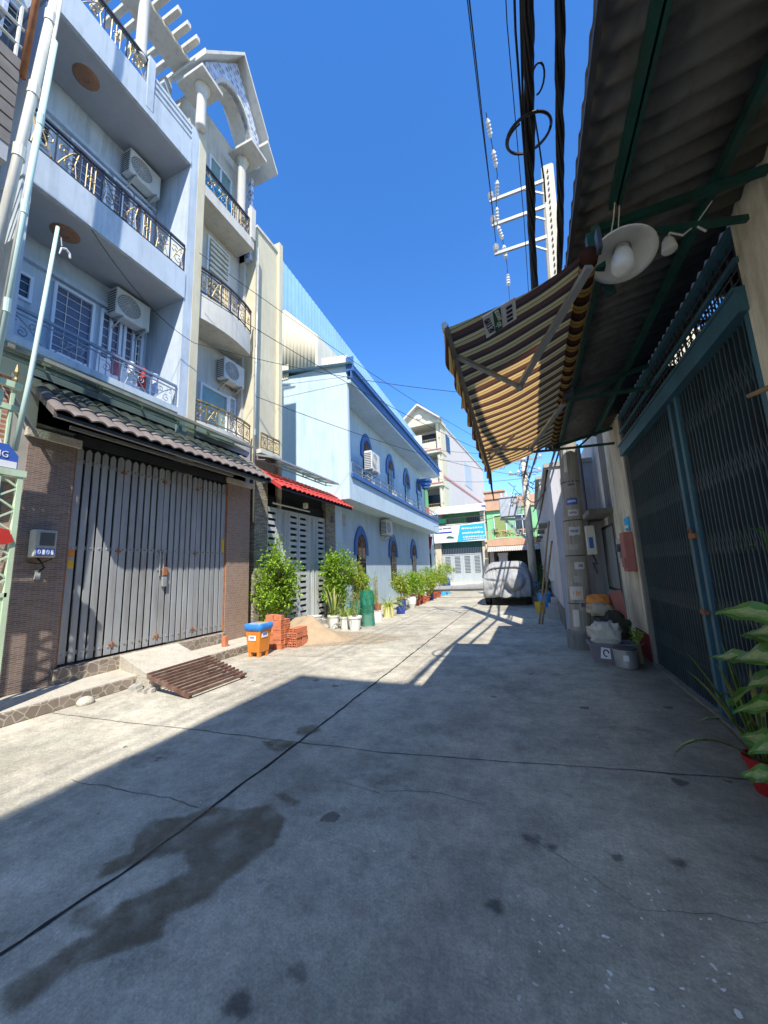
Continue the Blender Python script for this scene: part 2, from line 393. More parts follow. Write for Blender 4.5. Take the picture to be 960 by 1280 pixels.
# awning cloth with stripes across the street direction
def stripes(nt,N,L,b,src):
    g=N.new('ShaderNodeNewGeometry'); s=N.new('ShaderNodeSeparateXYZ'); L.new(g.outputs['Position'],s.inputs[0])
    m=N.new('ShaderNodeMath'); m.operation='MULTIPLY'; m.inputs[1].default_value=1/.165; L.new(s.outputs['Y'],m.inputs[0])
    f=N.new('ShaderNodeMath'); f.operation='FRACT'; L.new(m.outputs[0],f.inputs[0])
    r=N.new('ShaderNodeValToRGB'); r.color_ramp.interpolation='CONSTANT'; e=r.color_ramp.elements
    e[0].position=0; e[0].color=(.13,.055,.035,1); e[1].position=.26; e[1].color=(.06,.038,.032,1)
    for p,c in ((.48,(.64,.44,.16,1)),(.68,(.11,.05,.035,1)),(.73,(.56,.37,.13,1)),(.93,(.12,.05,.035,1))):
        k=e.new(p); k.color=c
    L.new(f.outputs[0],r.inputs[0]); L.new(r.outputs[0],b.inputs['Base Color'])
    tr=N.new('ShaderNodeBsdfTranslucent'); L.new(r.outputs[0],tr.inputs['Color'])
    ms=N.new('ShaderNodeMixShader'); ms.inputs[0].default_value=.66
    L.new(b.outputs[0],ms.inputs[1]); L.new(tr.outputs[0],ms.inputs[2]); L.new(ms.outputs[0],N['Material Output'].inputs[0])
mat('awncloth',(.5,.4,.2),.9,.05,3); pattern(M['awncloth'],stripes)
# see-through corrugated plastic / canopy glass
def glassy(name,col,fac,rough=.15):
    m=mat(name,col,rough,.15,2,.4,(.12,.13,.11)); nt=m.node_tree;N=nt.nodes;L=nt.links
    t=N.new('ShaderNodeBsdfTransparent'); t.inputs[0].default_value=(.75,.9,.85,1); ms=N.new('ShaderNodeMixShader'); ms.inputs[0].default_value=fac
    L.new(t.outputs[0],ms.inputs[1]); L.new(N['Principled BSDF'].outputs[0],ms.inputs[2]); L.new(ms.outputs[0],N['Material Output'].inputs[0])
glassy('canopyglass',(.34,.44,.40),.38)
glassy('mesh_net',(.01,.20,.13),.55,.7)
# road concrete
def road(nt,N,L,b,src):
    g=N.new('ShaderNodeNewGeometry')
    def noise_(s,d,lo,hi,a,bb,rough=.6):
        n=N.new('ShaderNodeTexNoise'); n.inputs['Scale'].default_value=s; n.inputs['Detail'].default_value=d; n.inputs['Roughness'].default_value=rough; L.new(g.outputs['Position'],n.inputs['Vector'])
        r=N.new('ShaderNodeMapRange'); r.inputs[1].default_value=lo; r.inputs[2].default_value=hi; r.inputs[3].default_value=a; r.inputs[4].default_value=bb; L.new(n.outputs['Fac'],r.inputs[0]); return r.outputs[0]
    def mul(a,bk):
        m=N.new('ShaderNodeMath'); m.operation='MULTIPLY'; L.new(a,m.inputs[0]); L.new(bk,m.inputs[1]); return m.outputs[0]
    f=mul(noise_(.55,5,.35,.65,.74,1.18),noise_(3.2,9,.38,.64,.76,1.18,.74)); f=mul(f,noise_(19,8,.36,.64,.84,1.14,.75)); f=mul(f,noise_(75,9,.36,.64,.72,1.26,.85)); f=mul(f,noise_(1.3,10,.56,.70,1,.55,.75))
    # oil drips
    v=N.new('ShaderNodeTexVoronoi'); v.inputs['Scale'].default_value=2.3; v.inputs['Randomness'].default_value=1
    nn=N.new('ShaderNodeTexNoise'); nn.inputs['Scale'].default_value=14; nn.inputs['Detail'].default_value=4; L.new(g.outputs['Position'],nn.inputs['Vector'])
    va=N.new('ShaderNodeVectorMath'); va.operation='SCALE'; va.inputs['Scale'].default_value=.09; L.new(nn.outputs['Color'],va.inputs[0])
    vb=N.new('ShaderNodeVectorMath'); L.new(va.outputs[0],vb.inputs[0]); L.new(g.outputs['Position'],vb.inputs[1]); L.new(vb.outputs[0],v.inputs['Vector'])
    bw=N.new('ShaderNodeSeparateColor'); L.new(v.outputs['Color'],bw.inputs[0])
    mm=N.new('ShaderNodeMapRange'); mm.inputs[1].default_value=.3; mm.inputs[2].default_value=1; mm.inputs[3].default_value=.0; mm.inputs[4].default_value=.12; L.new(bw.outputs[0],mm.inputs[0])
    gt=N.new('ShaderNodeMath'); gt.operation='SUBTRACT'; L.new(v.outputs['Distance'],gt.inputs[0]); L.new(mm.outputs[0],gt.inputs[1])
    dr=N.new('ShaderNodeMapRange'); dr.inputs[1].default_value=0; dr.inputs[2].default_value=.03; dr.inputs[3].default_value=.42; dr.inputs[4].default_value=1; L.new(gt.outputs[0],dr.inputs[0])
    f=mul(f,dr.outputs[0])
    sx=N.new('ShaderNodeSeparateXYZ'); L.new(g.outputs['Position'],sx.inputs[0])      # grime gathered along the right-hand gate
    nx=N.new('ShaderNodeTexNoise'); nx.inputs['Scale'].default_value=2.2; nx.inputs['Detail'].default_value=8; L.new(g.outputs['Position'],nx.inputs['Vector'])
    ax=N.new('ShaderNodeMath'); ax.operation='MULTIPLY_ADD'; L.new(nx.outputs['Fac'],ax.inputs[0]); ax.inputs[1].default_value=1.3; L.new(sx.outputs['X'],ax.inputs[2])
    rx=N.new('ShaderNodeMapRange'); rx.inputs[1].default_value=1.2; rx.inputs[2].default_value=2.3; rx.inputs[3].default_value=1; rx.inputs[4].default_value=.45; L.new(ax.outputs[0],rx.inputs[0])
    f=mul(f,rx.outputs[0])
    s=N.new('ShaderNodeVectorMath'); s.operation='SCALE'; s.inputs[0].default_value=(.45,.41,.325); L.new(f,s.inputs['Scale'])
    # warm/cool tint patches
    mx=N.new('ShaderNodeMix'); mx.data_type='RGBA'; mx.blend_type='MULTIPLY'; L.new(noise_(.9,4,.4,.65,0,.9),mx.inputs[0]); L.new(s.outputs[0],mx.inputs[6]); mx.inputs[7].default_value=(.93,.97,.98,1)
    # white paint drips near the right-hand foreground
    v3=N.new('ShaderNodeTexVoronoi'); v3.inputs['Scale'].default_value=26; L.new(vb.outputs[0],v3.inputs['Vector'])
    c3=N.new('ShaderNodeSeparateColor'); L.new(v3.outputs['Color'],c3.inputs[0])
    q=N.new('ShaderNodeMapRange'); q.inputs[1].default_value=.35; q.inputs[2].default_value=1; q.inputs[3].default_value=-.05; q.inputs[4].default_value=.26; L.new(c3.outputs[1],q.inputs[0])
    lt=N.new('ShaderNodeMath'); lt.operation='LESS_THAN'; L.new(v3.outputs['Distance'],lt.inputs[0]); L.new(q.outputs[0],lt.inputs[1])
    dd=N.new('ShaderNodeVectorMath'); dd.operation='DISTANCE'; L.new(g.outputs['Position'],dd.inputs[0]); dd.inputs[1].default_value=(.36,1.9,0)
    rg=N.new('ShaderNodeMapRange'); rg.inputs[1].default_value=.35; rg.inputs[2].default_value=.8; rg.inputs[3].default_value=1; rg.inputs[4].default_value=0; L.new(dd.outputs['Value'],rg.inputs[0])
    mk=mul(lt.outputs[0],rg.outputs[0])
    mx2=N.new('ShaderNodeMix'); mx2.data_type='RGBA'; L.new(mk,mx2.inputs[0]); L.new(mx.outputs[2],mx2.inputs[6]); mx2.inputs[7].default_value=(.8,.8,.76,1)
    L.new(mx2.outputs[2],b.inputs['Base Color'])
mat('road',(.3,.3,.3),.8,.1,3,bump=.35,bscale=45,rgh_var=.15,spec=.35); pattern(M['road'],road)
mat('sandstain',(.33,.28,.22),.9,.12,6,.3,(.28,.26,.23),bump=.2)
mat('damp',(.20,.185,.155),.7,.15,7,.4,(.12,.11,.1),bump=.2)
mat('wet',(.125,.105,.082),.45,.3,7,.5,(.06,.055,.05),spec=.45,rgh_var=.15,bump=.1)
mat('joint',(.03,.028,.026),.9,.4,20)
mat('crackm',(.07,.065,.06),.9,.3,20)

# soaked-in marks: a mesh attribute holds the distance to the outline, noise frays it
def soak(name,col,alpha,width,rough):
    m=mat(name,col,rough,.3,7,.5,tuple(c*.6 for c in col),bump=.15); nt=m.node_tree;N=nt.nodes;L=nt.links
    at=N.new('ShaderNodeAttribute'); at.attribute_name='edge'; g=N.new('ShaderNodeNewGeometry')
    n=N.new('ShaderNodeTexNoise'); n.inputs['Scale'].default_value=16; n.inputs['Detail'].default_value=8; n.inputs['Roughness'].default_value=.7; L.new(g.outputs['Position'],n.inputs['Vector'])
    a=N.new('ShaderNodeMath'); a.operation='MULTIPLY_ADD'; L.new(n.outputs['Fac'],a.inputs[0]); a.inputs[1].default_value=width*2.4; a.inputs[2].default_value=-width*1.2
    b=N.new('ShaderNodeMath'); b.operation='ADD'; L.new(at.outputs['Fac'],b.inputs[0]); L.new(a.outputs[0],b.inputs[1])
    r=N.new('ShaderNodeMapRange'); r.interpolation_type='SMOOTHSTEP'; r.inputs[1].default_value=-width*.5; r.inputs[2].default_value=width; r.inputs[3].default_value=0; r.inputs[4].default_value=alpha; L.new(b.outputs[0],r.inputs[0])
    n2=N.new('ShaderNodeTexNoise'); n2.inputs['Scale'].default_value=5; n2.inputs['Detail'].default_value=7; L.new(g.outputs['Position'],n2.inputs['Vector'])
    r2=N.new('ShaderNodeMapRange'); r2.inputs[1].default_value=.34; r2.inputs[2].default_value=.6; r2.inputs[3].default_value=.28; r2.inputs[4].default_value=1; L.new(n2.outputs['Fac'],r2.inputs[0])
    q=N.new('ShaderNodeMath'); q.operation='MULTIPLY'; L.new(r.outputs[0],q.inputs[0]); L.new(r2.outputs[0],q.inputs[1])
    t=N.new('ShaderNodeBsdfTransparent'); ms=N.new('ShaderNodeMixShader'); L.new(q.outputs[0],ms.inputs[0])
    L.new(t.outputs[0],ms.inputs[1]); L.new(N['Principled BSDF'].outputs[0],ms.inputs[2]); L.new(ms.outputs[0],N['Material Output'].inputs[0])
soak('wet_soak',(.165,.13,.082),.68,.032,.5)
soak('oil_soak',(.10,.098,.088),.6,.022,.5)
soak('sand_soak',(.40,.33,.235),.75,.10,.9)
# ================================================================== ground
rng=random.Random(7)
m=MB(); m.add([(-150,-60,0),(150,-60,0),(150,260,0),(-150,260,0)],[(0,1,2,3)])
tag(struct(m.build('road','road',origin=(0,0,0))),'pale concrete lane with stained slabs')
def crackline(pts,w,name='road_joint',z=.004,mat_='joint',jit=.004):
    P=[V((p[0],p[1],z)) for p in pts]; Q=[]
    for a,b in zip(P[:-1],P[1:]):
        n=max(2,int((b-a).length/.07))
        for i in range(n): Q.append(a.lerp(b,i/n))
    Q.append(P[-1]); rows=[]
    for i,q in enumerate(Q):
        d=(Q[min(i+1,len(Q)-1)]-Q[max(0,i-1)]).normalized(); s=V((-d.y,d.x,0)); j=noise.noise(q*3.1)*jit*4+rng.uniform(-jit,jit)
        ww=w*(.6+.8*abs(noise.noise(q*7)))/2*rng.uniform(.7,1.3)
        rows.append([q+s*(j-ww),q+s*(j+ww)])
    m=MB(); m.grid(rows); return struct(m.build(name,mat_,fixn=False))
crackline([(-2.27,.6),(-2.253,1.083),(-2.186,1.688),(-2.18,3.11),(-2.206,5.37),(-2.268,9.27),(-2.3,14),(-2.35,26)],.028)
crackline([(-5.6,2.95),(-4.191,3.009),(-3.44,3.076),(-2.203,3.141),(-1.338,3.194),(-.358,3.337),(.55,3.48),(1.5,3.6)],.010)
crackline([(-5.4,6.1),(-3.6,6.3),(-2.24,6.6),(-.6,6.9)],.01)
crackline([(-5.2,10.2),(-3.6,10.4),(-2.24,10.6),(.4,10.9)],.02)
crackline([(-3.569,2.062),(-2.95,2.089),(-2.277,2.127)],.007,'road_crack',.004,'crackm',.01)
crackline([(-1.135,2.682),(-.804,2.767),(-.441,2.715)],.005,'road_crack',.004,'crackm',.01)
crackline([(-1.545,2.659),(-1.12,2.647)],.004,'road_crack',.004,'crackm',.01)
crackline([(-.2,2.5),(.3,2.2),(.9,2.3)],.003,'road_crack',.004,'crackm',.012)
def patch(pts,z=.0045,name='wet_patch',m_='wet_soak',cell=.02,pad=.05):
    P=[(x,y) for x,y in pts]; n=len(P); xs=[p[0] for p in P]; ys=[p[1] for p in P]
    x0,x1,y0,y1=min(xs)-pad,max(xs)+pad,min(ys)-pad,max(ys)+pad; nx=max(6,int((x1-x0)/cell)); ny=max(6,int((y1-y0)/cell))
    m=MB(); rows=[]; ed=[]
    for j in range(ny+1):
        row=[]
        for i in range(nx+1):
            x=x0+(x1-x0)*i/nx; y=y0+(y1-y0)*j/ny; ins=False; d=9.
            for k in range(n):
                ax,ay=P[k]; bx_,by=P[(k+1)%n]
                if (ay>y)!=(by>y) and x<(bx_-ax)*(y-ay)/(by-ay)+ax: ins=not ins
                ex,ey=bx_-ax,by-ay; l=ex*ex+ey*ey; t=max(0,min(1,((x-ax)*ex+(y-ay)*ey)/l)) if l else 0
                q=math.hypot(x-ax-t*ex,y-ay-t*ey); d=min(d,q)
            row.append((x,y,z)); ed.append(d if ins else -d)
        rows.append(row)
    m.grid(rows); o=m.build(name,m_,fixn=False); at=o.data.attributes.new('edge','FLOAT','POINT'); at.data.foreach_set('value',ed)
    return struct(o)
def damp_rim(pts,f=1.06):
    cx=sum(p[0] for p in pts)/len(pts); cy=sum(p[1] for p in pts)/len(pts)
    return [(cx+(x-cx)*f+.02*noise.noise(V((x*5,y*5,0))),cy+(y-cy)*f+.02*noise.noise(V((x*5,y*5,4)))) for x,y in pts]
patch([(-1.943,.954),(-1.89,.998),(-1.892,1.111),(-1.836,1.194),(-1.66,1.36),(-1.713,1.461),(-1.62,1.582),(-1.617,1.68),(-1.57,1.863),(-1.542,1.999),(-1.616,2.195),(-1.812,2.303),(-1.979,2.182),(-2.226,2.148),(-2.269,2.024),(-2.466,1.919),(-2.43,1.776),(-2.307,1.68),(-2.369,1.566),(-2.288,1.467),(-2.183,1.628),(-2.105,1.7),(-2.018,1.769),(-1.872,1.689),(-1.943,1.533),(-2.029,1.431),(-2.009,1.349),(-2.137,1.406),(-2.209,1.324),(-2.14,1.263),(-1.98,1.278),(-2.032,1.213),(-2.03,1.126),(-2.086,1.013)])
for _x,_y,_r in ((-1.0,1.45,.05),(-.31,1.99,.05),(-.15,2.5,.06),(-.05,2.46,.04),(-1.45,1.75,.018),(-1.38,1.72,.012),(-1.3,1.7,.014),(-.62,1.35,.028),(-1.1,1.62,.015),(-.75,2.15,.02),(.55,2.55,.05),(.95,2.7,.04),(-1.15,1.28,.06),(1.15,2.5,.06),(.2,1.6,.03)):
    patch([(_x+_r*(1+.22*math.sin(k*1.9+_x*9))*math.cos(k*.6283),_y+_r*.8*(1+.22*math.sin(k*1.9+_x*9))*math.sin(k*.6283)) for k in range(10)],.0042,'oil_spot','oil_soak',.01,.03)
patch([(-1.878,2.387),(-1.813,2.438),(-1.641,2.395),(-1.615,2.339),(-1.678,2.31),(-1.787,2.358)])
patch([(-2.523,3.055),(-2.393,3.154),(-2.175,3.132),(-2.222,2.928),(-2.361,2.94)])
patch([(-2.375,3.421),(-2.248,3.56),(-2.104,3.44),(-2.197,3.264),(-2.318,3.293)])

# ================================================================== helpers for facades
def window(parent,axis,x,a0,a1,z0,z1,dx,grille=True,mull=1,frame='winframe',glass='glass_dark',name='window',fw=.05,slats=0,arch=0):
    """framed window; axis 'x' = plane x=const facing +X. returns frame"""
    m=MB(); panel_frame(m,x,a0,a1,z0,z1,fw,dx,axis)
    iw=(a1-a0-2*fw)/mull
    def bx(p,q,r,s,d0,d1):
        if axis=='x': m.box((x+d0,p,r),(x+d1,q,s))
        else: m.box((p,x+d0,r),(q,x+d1,s))
    for k in range(1,mull): c=a0+fw+iw*k; bx(c-.025,c+.025,z0+fw,z1-fw,0,dx*.8)
    o=m.build(name,frame,parent)
    g=MB(); e=.012 if dx>0 else -.012
    if axis=='x': g.box((x-e,a0+fw,z0+fw),(x+e*.5,a1-fw,z1-fw))
    else: g.box((a0+fw,x-e,z0+fw),(a1-fw,x+e*.5,z1-fw))
    g.build('pane',glass,o)
    if grille:
        m=MB(); n=max(3,int((z1-z0)/.16))
        for k in range(1,n):
            z=z0+(z1-z0)*k/n
            bx(a0+fw,a1-fw,z-.006,z+.006,dx*.2,dx*.2+.012)
        nv=max(2,int((a1-a0)/.2))
        for k in range(1,nv): a_=a0+(a1-a0)*k/nv; bx(a_-.005,a_+.005,z0+fw,z1-fw,dx*.2,dx*.2+.01)
        m.build('grille','white',o)
    return o
def balcony_rail(parent,pts,z0,z1,metal='gold_iron',motif='gold_iron',pitch=.42,rail='dark_iron',fence=.0):
    """wrought railing along a plan polyline"""
    P=[V((p[0],p[1],0)) for p in pts]; seg=[]; m=MB(); q=MB()
    for a,b in zip(P[:-1],P[1:]):
        for z,w in ((z1,.05),(z1-.09,.022),(z0+.05,.025)): m.bar(a+V((0,0,z)),b+V((0,0,z)),w,w*.8)
    L=[0]
    for a,b in zip(P[:-1],P[1:]): L.append(L[-1]+(b-a).length)
    def at(s):
        for i in range(len(P)-1):
            if s<=L[i+1]+1e-6: t=(s-L[i])/(L[i+1]-L[i]); return P[i].lerp(P[i+1],t),(P[i+1]-P[i]).normalized()
        return P[-1],(P[-1]-P[-2]).normalized()
    n=max(1,round(L[-1]/pitch)); w=L[-1]/n; H=z1-z0
    for k in range(n+1):
        p,d=at(min(k*w,L[-1]-1e-4)); m.bar(p+V((0,0,z0)),p+V((0,0,z1)),.02)
    Z=V((0,0,1)); h0=z0+.06; h1=z1-.1; hm=(h0+h1)/2; r=(h1-h0)
    for k in range(n):
        p,d=at((k+.5)*w)
        c=p+Z*hm
        if k%3==2:
            for s in (-1,0,1): q.tube([c+d*s*w*.2-Z*r/2,c+d*s*w*.2+Z*r/2],.008,4)
            q.tube(spiral(c,d,Z,.02,.09,0,8,9),.009,4)
        else:
            f=1 if k%3==0 else -1
            q.tube([c+d*(f*w*.42)-Z*r*.48]+[c+d*(f*w*.36*math.cos(t*2.6))+Z*(r*.45*math.sin(t*3.0-1.5)) for t in [i/9 for i in range(10)]],.011,4)
            q.tube(spiral(c+d*f*w*.12+Z*r*.2,d*f,Z,.10*r/.5,.015,-1.2,7,12),.010,4)
            q.tube(spiral(c-d*f*w*.1-Z*r*.2,d*f,Z,.11*r/.5,.015,1.9,-6,12),.010,4)
            q.tube(spiral(c-d*f*w*.25+Z*r*.25,d*f,Z,.06,.01,0,6,9),.008,4)
            q.tube([c-d*f*w*.4-Z*r*.5,c-d*f*w*.3,c-d*f*w*.42+Z*r*.5],.008,4)
    o=m.build('railing',rail,parent); q.build('scrollwork',motif,o); return o
def ac_unit(loc,label,rz=0,group='outdoor units of the air conditioners',size=1):
    """box 0.8 x .3 x .55, front towards +X, origin at bottom centre back"""
    t=thing('air_conditioner',label,'air conditioner',(0,0,0),group)
    b=MB(); b.box((.08,-.46,.06),(.36,.46,.86),.02); b.build('casing','ac_white',t)
    g=MB(); c=V((.365,-.12,.46))
    for r_ in (.06,.11,.16,.21,.26,.31): g.tube([c+V((0,math.cos(a)*r_,math.sin(a)*r_)) for a in [2*math.pi*i/20 for i in range(21)]],.005,4)
    for i in range(8): a=math.pi*i/8; g.tube([c+V((0,math.cos(a)*.24,math.sin(a)*.31)),c-V((0,math.cos(a)*.31,math.sin(a)*.31))],.004,4)
    g.build('fan_guard','ac_white',t)
    g=MB(); g.lathe([(.315,0),(.315,.004)],(.3595,-.12,.46),24,'x')
    g.build('fan_opening','fangrey',t)
    g=MB()
    for k in range(9): g.box((.10,-.465,.12+k*.075),(.34,-.461,.155+k*.075))
    g.build('side_vents','ac_dark',t)
    g=MB()
    for y in (-.3,.3): g.box((0,y-.02,.0),(.42,y+.02,.05)); g.bar((0.0,y,-.25),(.38,y,.01),.03)
    g.build('wall_bracket','steel',t)
    t.location=(loc[0],loc[1],loc[2]+.12); t.rotation_euler=(0,0,rz); t.scale=(.9*size,.78*size,.74*size); return t

# ================================================================== neighbour on the far left (cut by the frame)
nb=thing('apartment_building','old grey apartment building at the left edge with striped balcony','building',(-9,-3,0))
m=MB(); m.box((-13,-12,0),(-7.3,1.95,15)); m.build('wall','cream_white',nb)
m=MB()
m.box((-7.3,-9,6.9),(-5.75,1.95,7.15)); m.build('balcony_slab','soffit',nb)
m=MB()
for k in range(7): m.box((-5.8+.0*k,-9,7.15+k*.2),(-5.74,1.95,7.32+k*.2))
m.build('balcony_boards','boards',nb)
m=MB()
for z in (8.75,9.05,9.4): m.tube([(-5.78,-9,z),(-5.78,1.95,z)],.022)
for y in (-2,.2,1.9): m.tube([(-5.78,y,8.5),(-5.78,y,9.4)],.022)
m.build('railing','pvc',nb)
m=MB(); m.box((-7.28,-9,9.6),(-6.2,1.9,12.5)); m.build('upper_wall','bluetile',nb)
# pipes between the two houses
def pipe(label,x,y0,z0,x1,y1,z1,r,mt,coll=(),top=None):
    t=thing('drain_pipe',label,'pipe',(x,y0,z0),'drain pipes on the corner of the light blue house')
    m=MB(); m.tube([(x,y0,z0),((x+x1)/2,(y0+y1)/2,(z0+z1)/2),(x1,y1,z1)],r,12); m.build('pipe',mt,t,smooth=True)
    if coll:
        m=MB()
        for f in coll:
            c=V((x,y0,z0)).lerp(V((x1,y1,z1)),f); m.tube([c-V((0,0,.09)),c+V((0,0,.09))],r*1.25,12)
        m.build('collar',mt,t)
    return t
pipe('thick cream drain pipe, leftmost beside the light blue house',-5.75,1.90,4.2,-5.75,2.30,12,.055,'pvc',(.38,.52,.7))
pipe('thin cream pipe between the thick cream pipe and the green one',-5.70,2.06,4.2,-5.70,2.31,12,.02,'pvc')
pipe('pale green drain pipe nearest the light blue balconies',-5.70,2.07,3.5,-5.70,2.24,9.3,.035,'pvc_green',(.25,.5,.75))
pipe('rusty orange pipe at the very top beside the cream pipe',-5.75,1.98,8.3,-5.75,2.1,14,.04,'rust')

# ================================================================== light blue house
h=thing('blue_balcony_house','light blue four storey house with wrought iron balconies and pergola top','house',(-7.5,3.9,0))
H1Y0,H1Y1=2.38,5.15
m=MB(); m.box((-12.5,H1Y0,0),(-7.6,H1Y1,11.2)); m.box((-12.5,H1Y0,11.2),(-8.8,H1Y1,14.35)); m.build('wall','lightblue',h)
m=MB(); m.box((-12.5,H1Y1,0),(-6.5,5.36,12.2)); m.build('side_wall','lightblue',h)
m=MB(); m.box((-7.598,H1Y0+.02,5.0),(-6.52,H1Y0+.14,11.0)); m.build('left_return','lightblue',h)
# ground storey fascia behind the awning
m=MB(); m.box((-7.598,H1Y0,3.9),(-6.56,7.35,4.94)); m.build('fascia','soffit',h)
# balconies
def balcony(par,x0,x1,y0,y1,z0,z1,mt='lightblue'):
    m=MB(); m.box((x0,y0,z0),(x1,y1,z1),.0); o=m.build('balcony',mt,par)
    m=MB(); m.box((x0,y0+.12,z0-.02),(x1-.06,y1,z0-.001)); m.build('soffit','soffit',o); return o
b1=balcony(h,-7.6,-6.5,H1Y0,H1Y1,4.945,5.06)
r1=balcony_rail(b1,[(-6.55,2.4),(-6.55,5.12)],5.0,5.52,pitch=.5,motif='grey_blue_iron',rail='grey_blue_iron')
b2=balcony(h,-7.6,-6.48,H1Y0,H1Y1,7.58,8.2)
balcony_rail(b2,[(-6.52,2.4),(-6.52,5.12)],8.2,8.86,pitch=.34)
b3=balcony(h,-7.6,-6.48,H1Y0,H1Y1,11.05,11.2)
m=MB(); m.box((-6.6,H1Y0,11.2),(-6.485,4.05,11.75)); m.box((-6.62,4.05,11.2),(-6.475,4.19,12.5)); m.build('parapet','lightblue',b3)
m=MB(); m.box((-6.58,4.19,11.2),(-6.49,5.15,11.72))
for z in (11.80,11.96,12.1): m.box((-6.57,4.19,z),(-6.5,5.15,z+.075))
m.build('slat_parapet','lightblue',b3)
balcony_rail(b3,[(-6.54,2.4),(-6.54,4.05)],11.75,12.4,pitch=.4)
# ceiling discs
for y,z in ((3.2,7.58),(3.25,11.05)):
    m=MB(); m.lathe([(.21,0),(.21,-.02),(.17,-.045),(.06,-.06),(.05,-.05)],(-7.0,y,z),20); m.build('ceiling_lamp','discbrown',h)
# windows and doors: 1st and 2nd balcony
for z in (5.06,8.2):
    window(h,'x',-7.6,2.72,3.10,z+1.25,z+1.75,.05)
    window(h,'x',-7.6,3.38,4.06,z+.55,z+1.93,.06,glass='paneviolet')
    for y in (4.16,4.62):
        o=window(h,'x',-7.6,y,y+.42,z+.85,z+1.93,.07,mull=2,name='door',glass='paneviolet')
        m=MB(); m.box((-7.6,y,z+.02),(-7.55,y+.42,z+.849)); m.build('lower_panel','winframe',o)
    window(h,'x',-7.6,5.0-.11,5.0+.05,z+1.0,z+1.75,.05,fw=.02)
    m=MB(); m.box((-7.6,2.6,z+2.0),(-7.52,5.12,z+2.08)); m.build('moulding','lightblue',h)
# top storey: recess with door, column, pergola
window(h,'x',-8.8,3.9,4.9,11.3,13.3,.06,mull=2,name='door',glass='glass_dark',grille=False)
window(h,'x',-8.8,2.6,3.5,12.0,13.3,.06,mull=2)
m=MB(); m.lathe([(.11,0),(.12,.05),(.105,.1),(.10,1.9),(.12,2.0),(.14,2.05)],(-6.62,3.95,12.3),18); m.build('column','cream_white',h,smooth=True)
pg=MB(); pg.box((-7.35,H1Y0,14.36),(-6.80,5.34,14.46)); pg.build('pergola_beam','cream_white',h)
for k in range(12):
    y=2.45+k*.255
    m=MB(); m.box((-8.15,y,14.461),(-6.34,y+.11,14.60),.01); m.build('pergola_slat','cream_white',h)
m=MB(); m.box((-8.9,5.15,11.2),(-7.6,5.36,14.4)); m.build('party_wall','lightblue',h)
ac_unit((-7.6,4.62,6.72),'air conditioner above the lower light blue balcony doors')
ac_unit((-7.6,4.66,10.16),'air conditioner high above the second light blue balcony doors')
# washing on the balcony
for i,(y,c,w_) in enumerate(((3.95,'cloth',.12),(4.45,'inkred',.14),(4.7,'bluetile',.16),(4.25,'signwhite',.12))):
    m=MB(); rows=[]
    for a in range(7):
        z=5.62-.07*a
        rows.append([(-6.63+.015*math.sin(j*1.3+a*.3+i),y+w_*(j/6-.5)*(1+.06*a),z) for j in range(7)])
    m.grid(rows); tag(m.build('laundry',c,solid=.004),['patterned pink cloth drying on the lowest blue balcony','red cloth drying on the lowest blue balcony','blue and white checked cloth drying near the right end of the lowest blue balcony','plain white cloth drying on the lowest blue balcony'][i],'laundry',"clothes drying on the balcony")

# ================================================================== cream house
c=thing('cream_gabled_house','cream four storey house with curved balconies and arched gable on round columns','house',(-7.2,6.4,0))
m=MB(); m.box((-12,5.56,0),(-7.15,7.4,14.2)); m.build('wall','cream_white',c)
m=MB(); m.box((-12,5.36,0),(-6.49,5.555,12.25)); m.build('yellow_pilaster','yellow',c)
def curved_balcony(par,y0,y1,z0,z1,bul=.2,x0=-7.15,xf=-6.55,mt='cream_white',slope=.0):
    n=10; out=[]
    for i in range(n+1):
        t=i/n; out.append((xf+bul*math.sin(math.pi*t)**.8,y0+(y1-y0)*t))
    poly=[(x0,y0,z0)]+[(x,y,z0) for x,y in out]+[(x0,y1,z0)]
    m=MB(); m.prism(poly,(0,0,z1-z0)); o=m.build('balcony',mt,par); return o,out
o,p=curved_balcony(c,5.56,7.30,4.72,4.97,.12); balcony_rail(o,p,4.97,5.44,pitch=.3,rail='gold_iron',motif='gold_iron')
o,p=curved_balcony(c,5.56,7.26,7.45,8.08,.12); balcony_rail(o,p,8.08,8.74,pitch=.3,motif='gold_iron')
m=MB(); m.box((-7.15,5.56,10.7),(-6.5,7.28,11.0)); o=m.build('balcony','cream_white',c)
m=MB(); m.box((-6.62,7.14,11.0),(-6.47,7.3,12.0)); m.build('corner_post','cream_white',o)
balcony_rail(o,[(-6.55,5.58),(-6.55,7.12)],11.0,11.6,pitch=.36)
m=MB(); m.box((-6.66,5.6,11.02),(-6.64,6.55,11.5)); m.build('blue_sheet','signsky',o)
window(c,'x',-7.15,6.2,7.1,5.05,6.3,.06,mull=1,glass='glass_teal',frame='winframe',grille=False,name='door')
window(c,'x',-7.15,7.12,7.38,5.05,6.35,.05,name='window',glass='shuttergrey')
o=window(c,'x',-7.15,6.25,7.0,8.12,10.5,.05,grille=False,name='window',glass='cream')
m=MB()
for k in range(14): m.box((-7.12,6.31,8.25+k*.155),(-7.06,6.94,8.34+k*.155))
m.build('louvre','cream',o)
for k in range(4): window(c,'x',-7.15,7.05+.085*k,7.11+.085*k,9.0,9.35,.03,grille=False,fw=.012,name='vent')
window(c,'x',-7.15,5.75,6.05,11.3,12.6,.05,name='window')
window(c,'x',-7.15,6.2,7.0,11.1,13.0,.05,name='door',grille=False,mull=2,glass='glass_teal')
ac_unit((-7.15,7.02,6.42),'air conditioner beside the cream house drain pipe above its lower balcony')
# gable with arch
m=MB()
def gy(t): return t
XG=-6.42
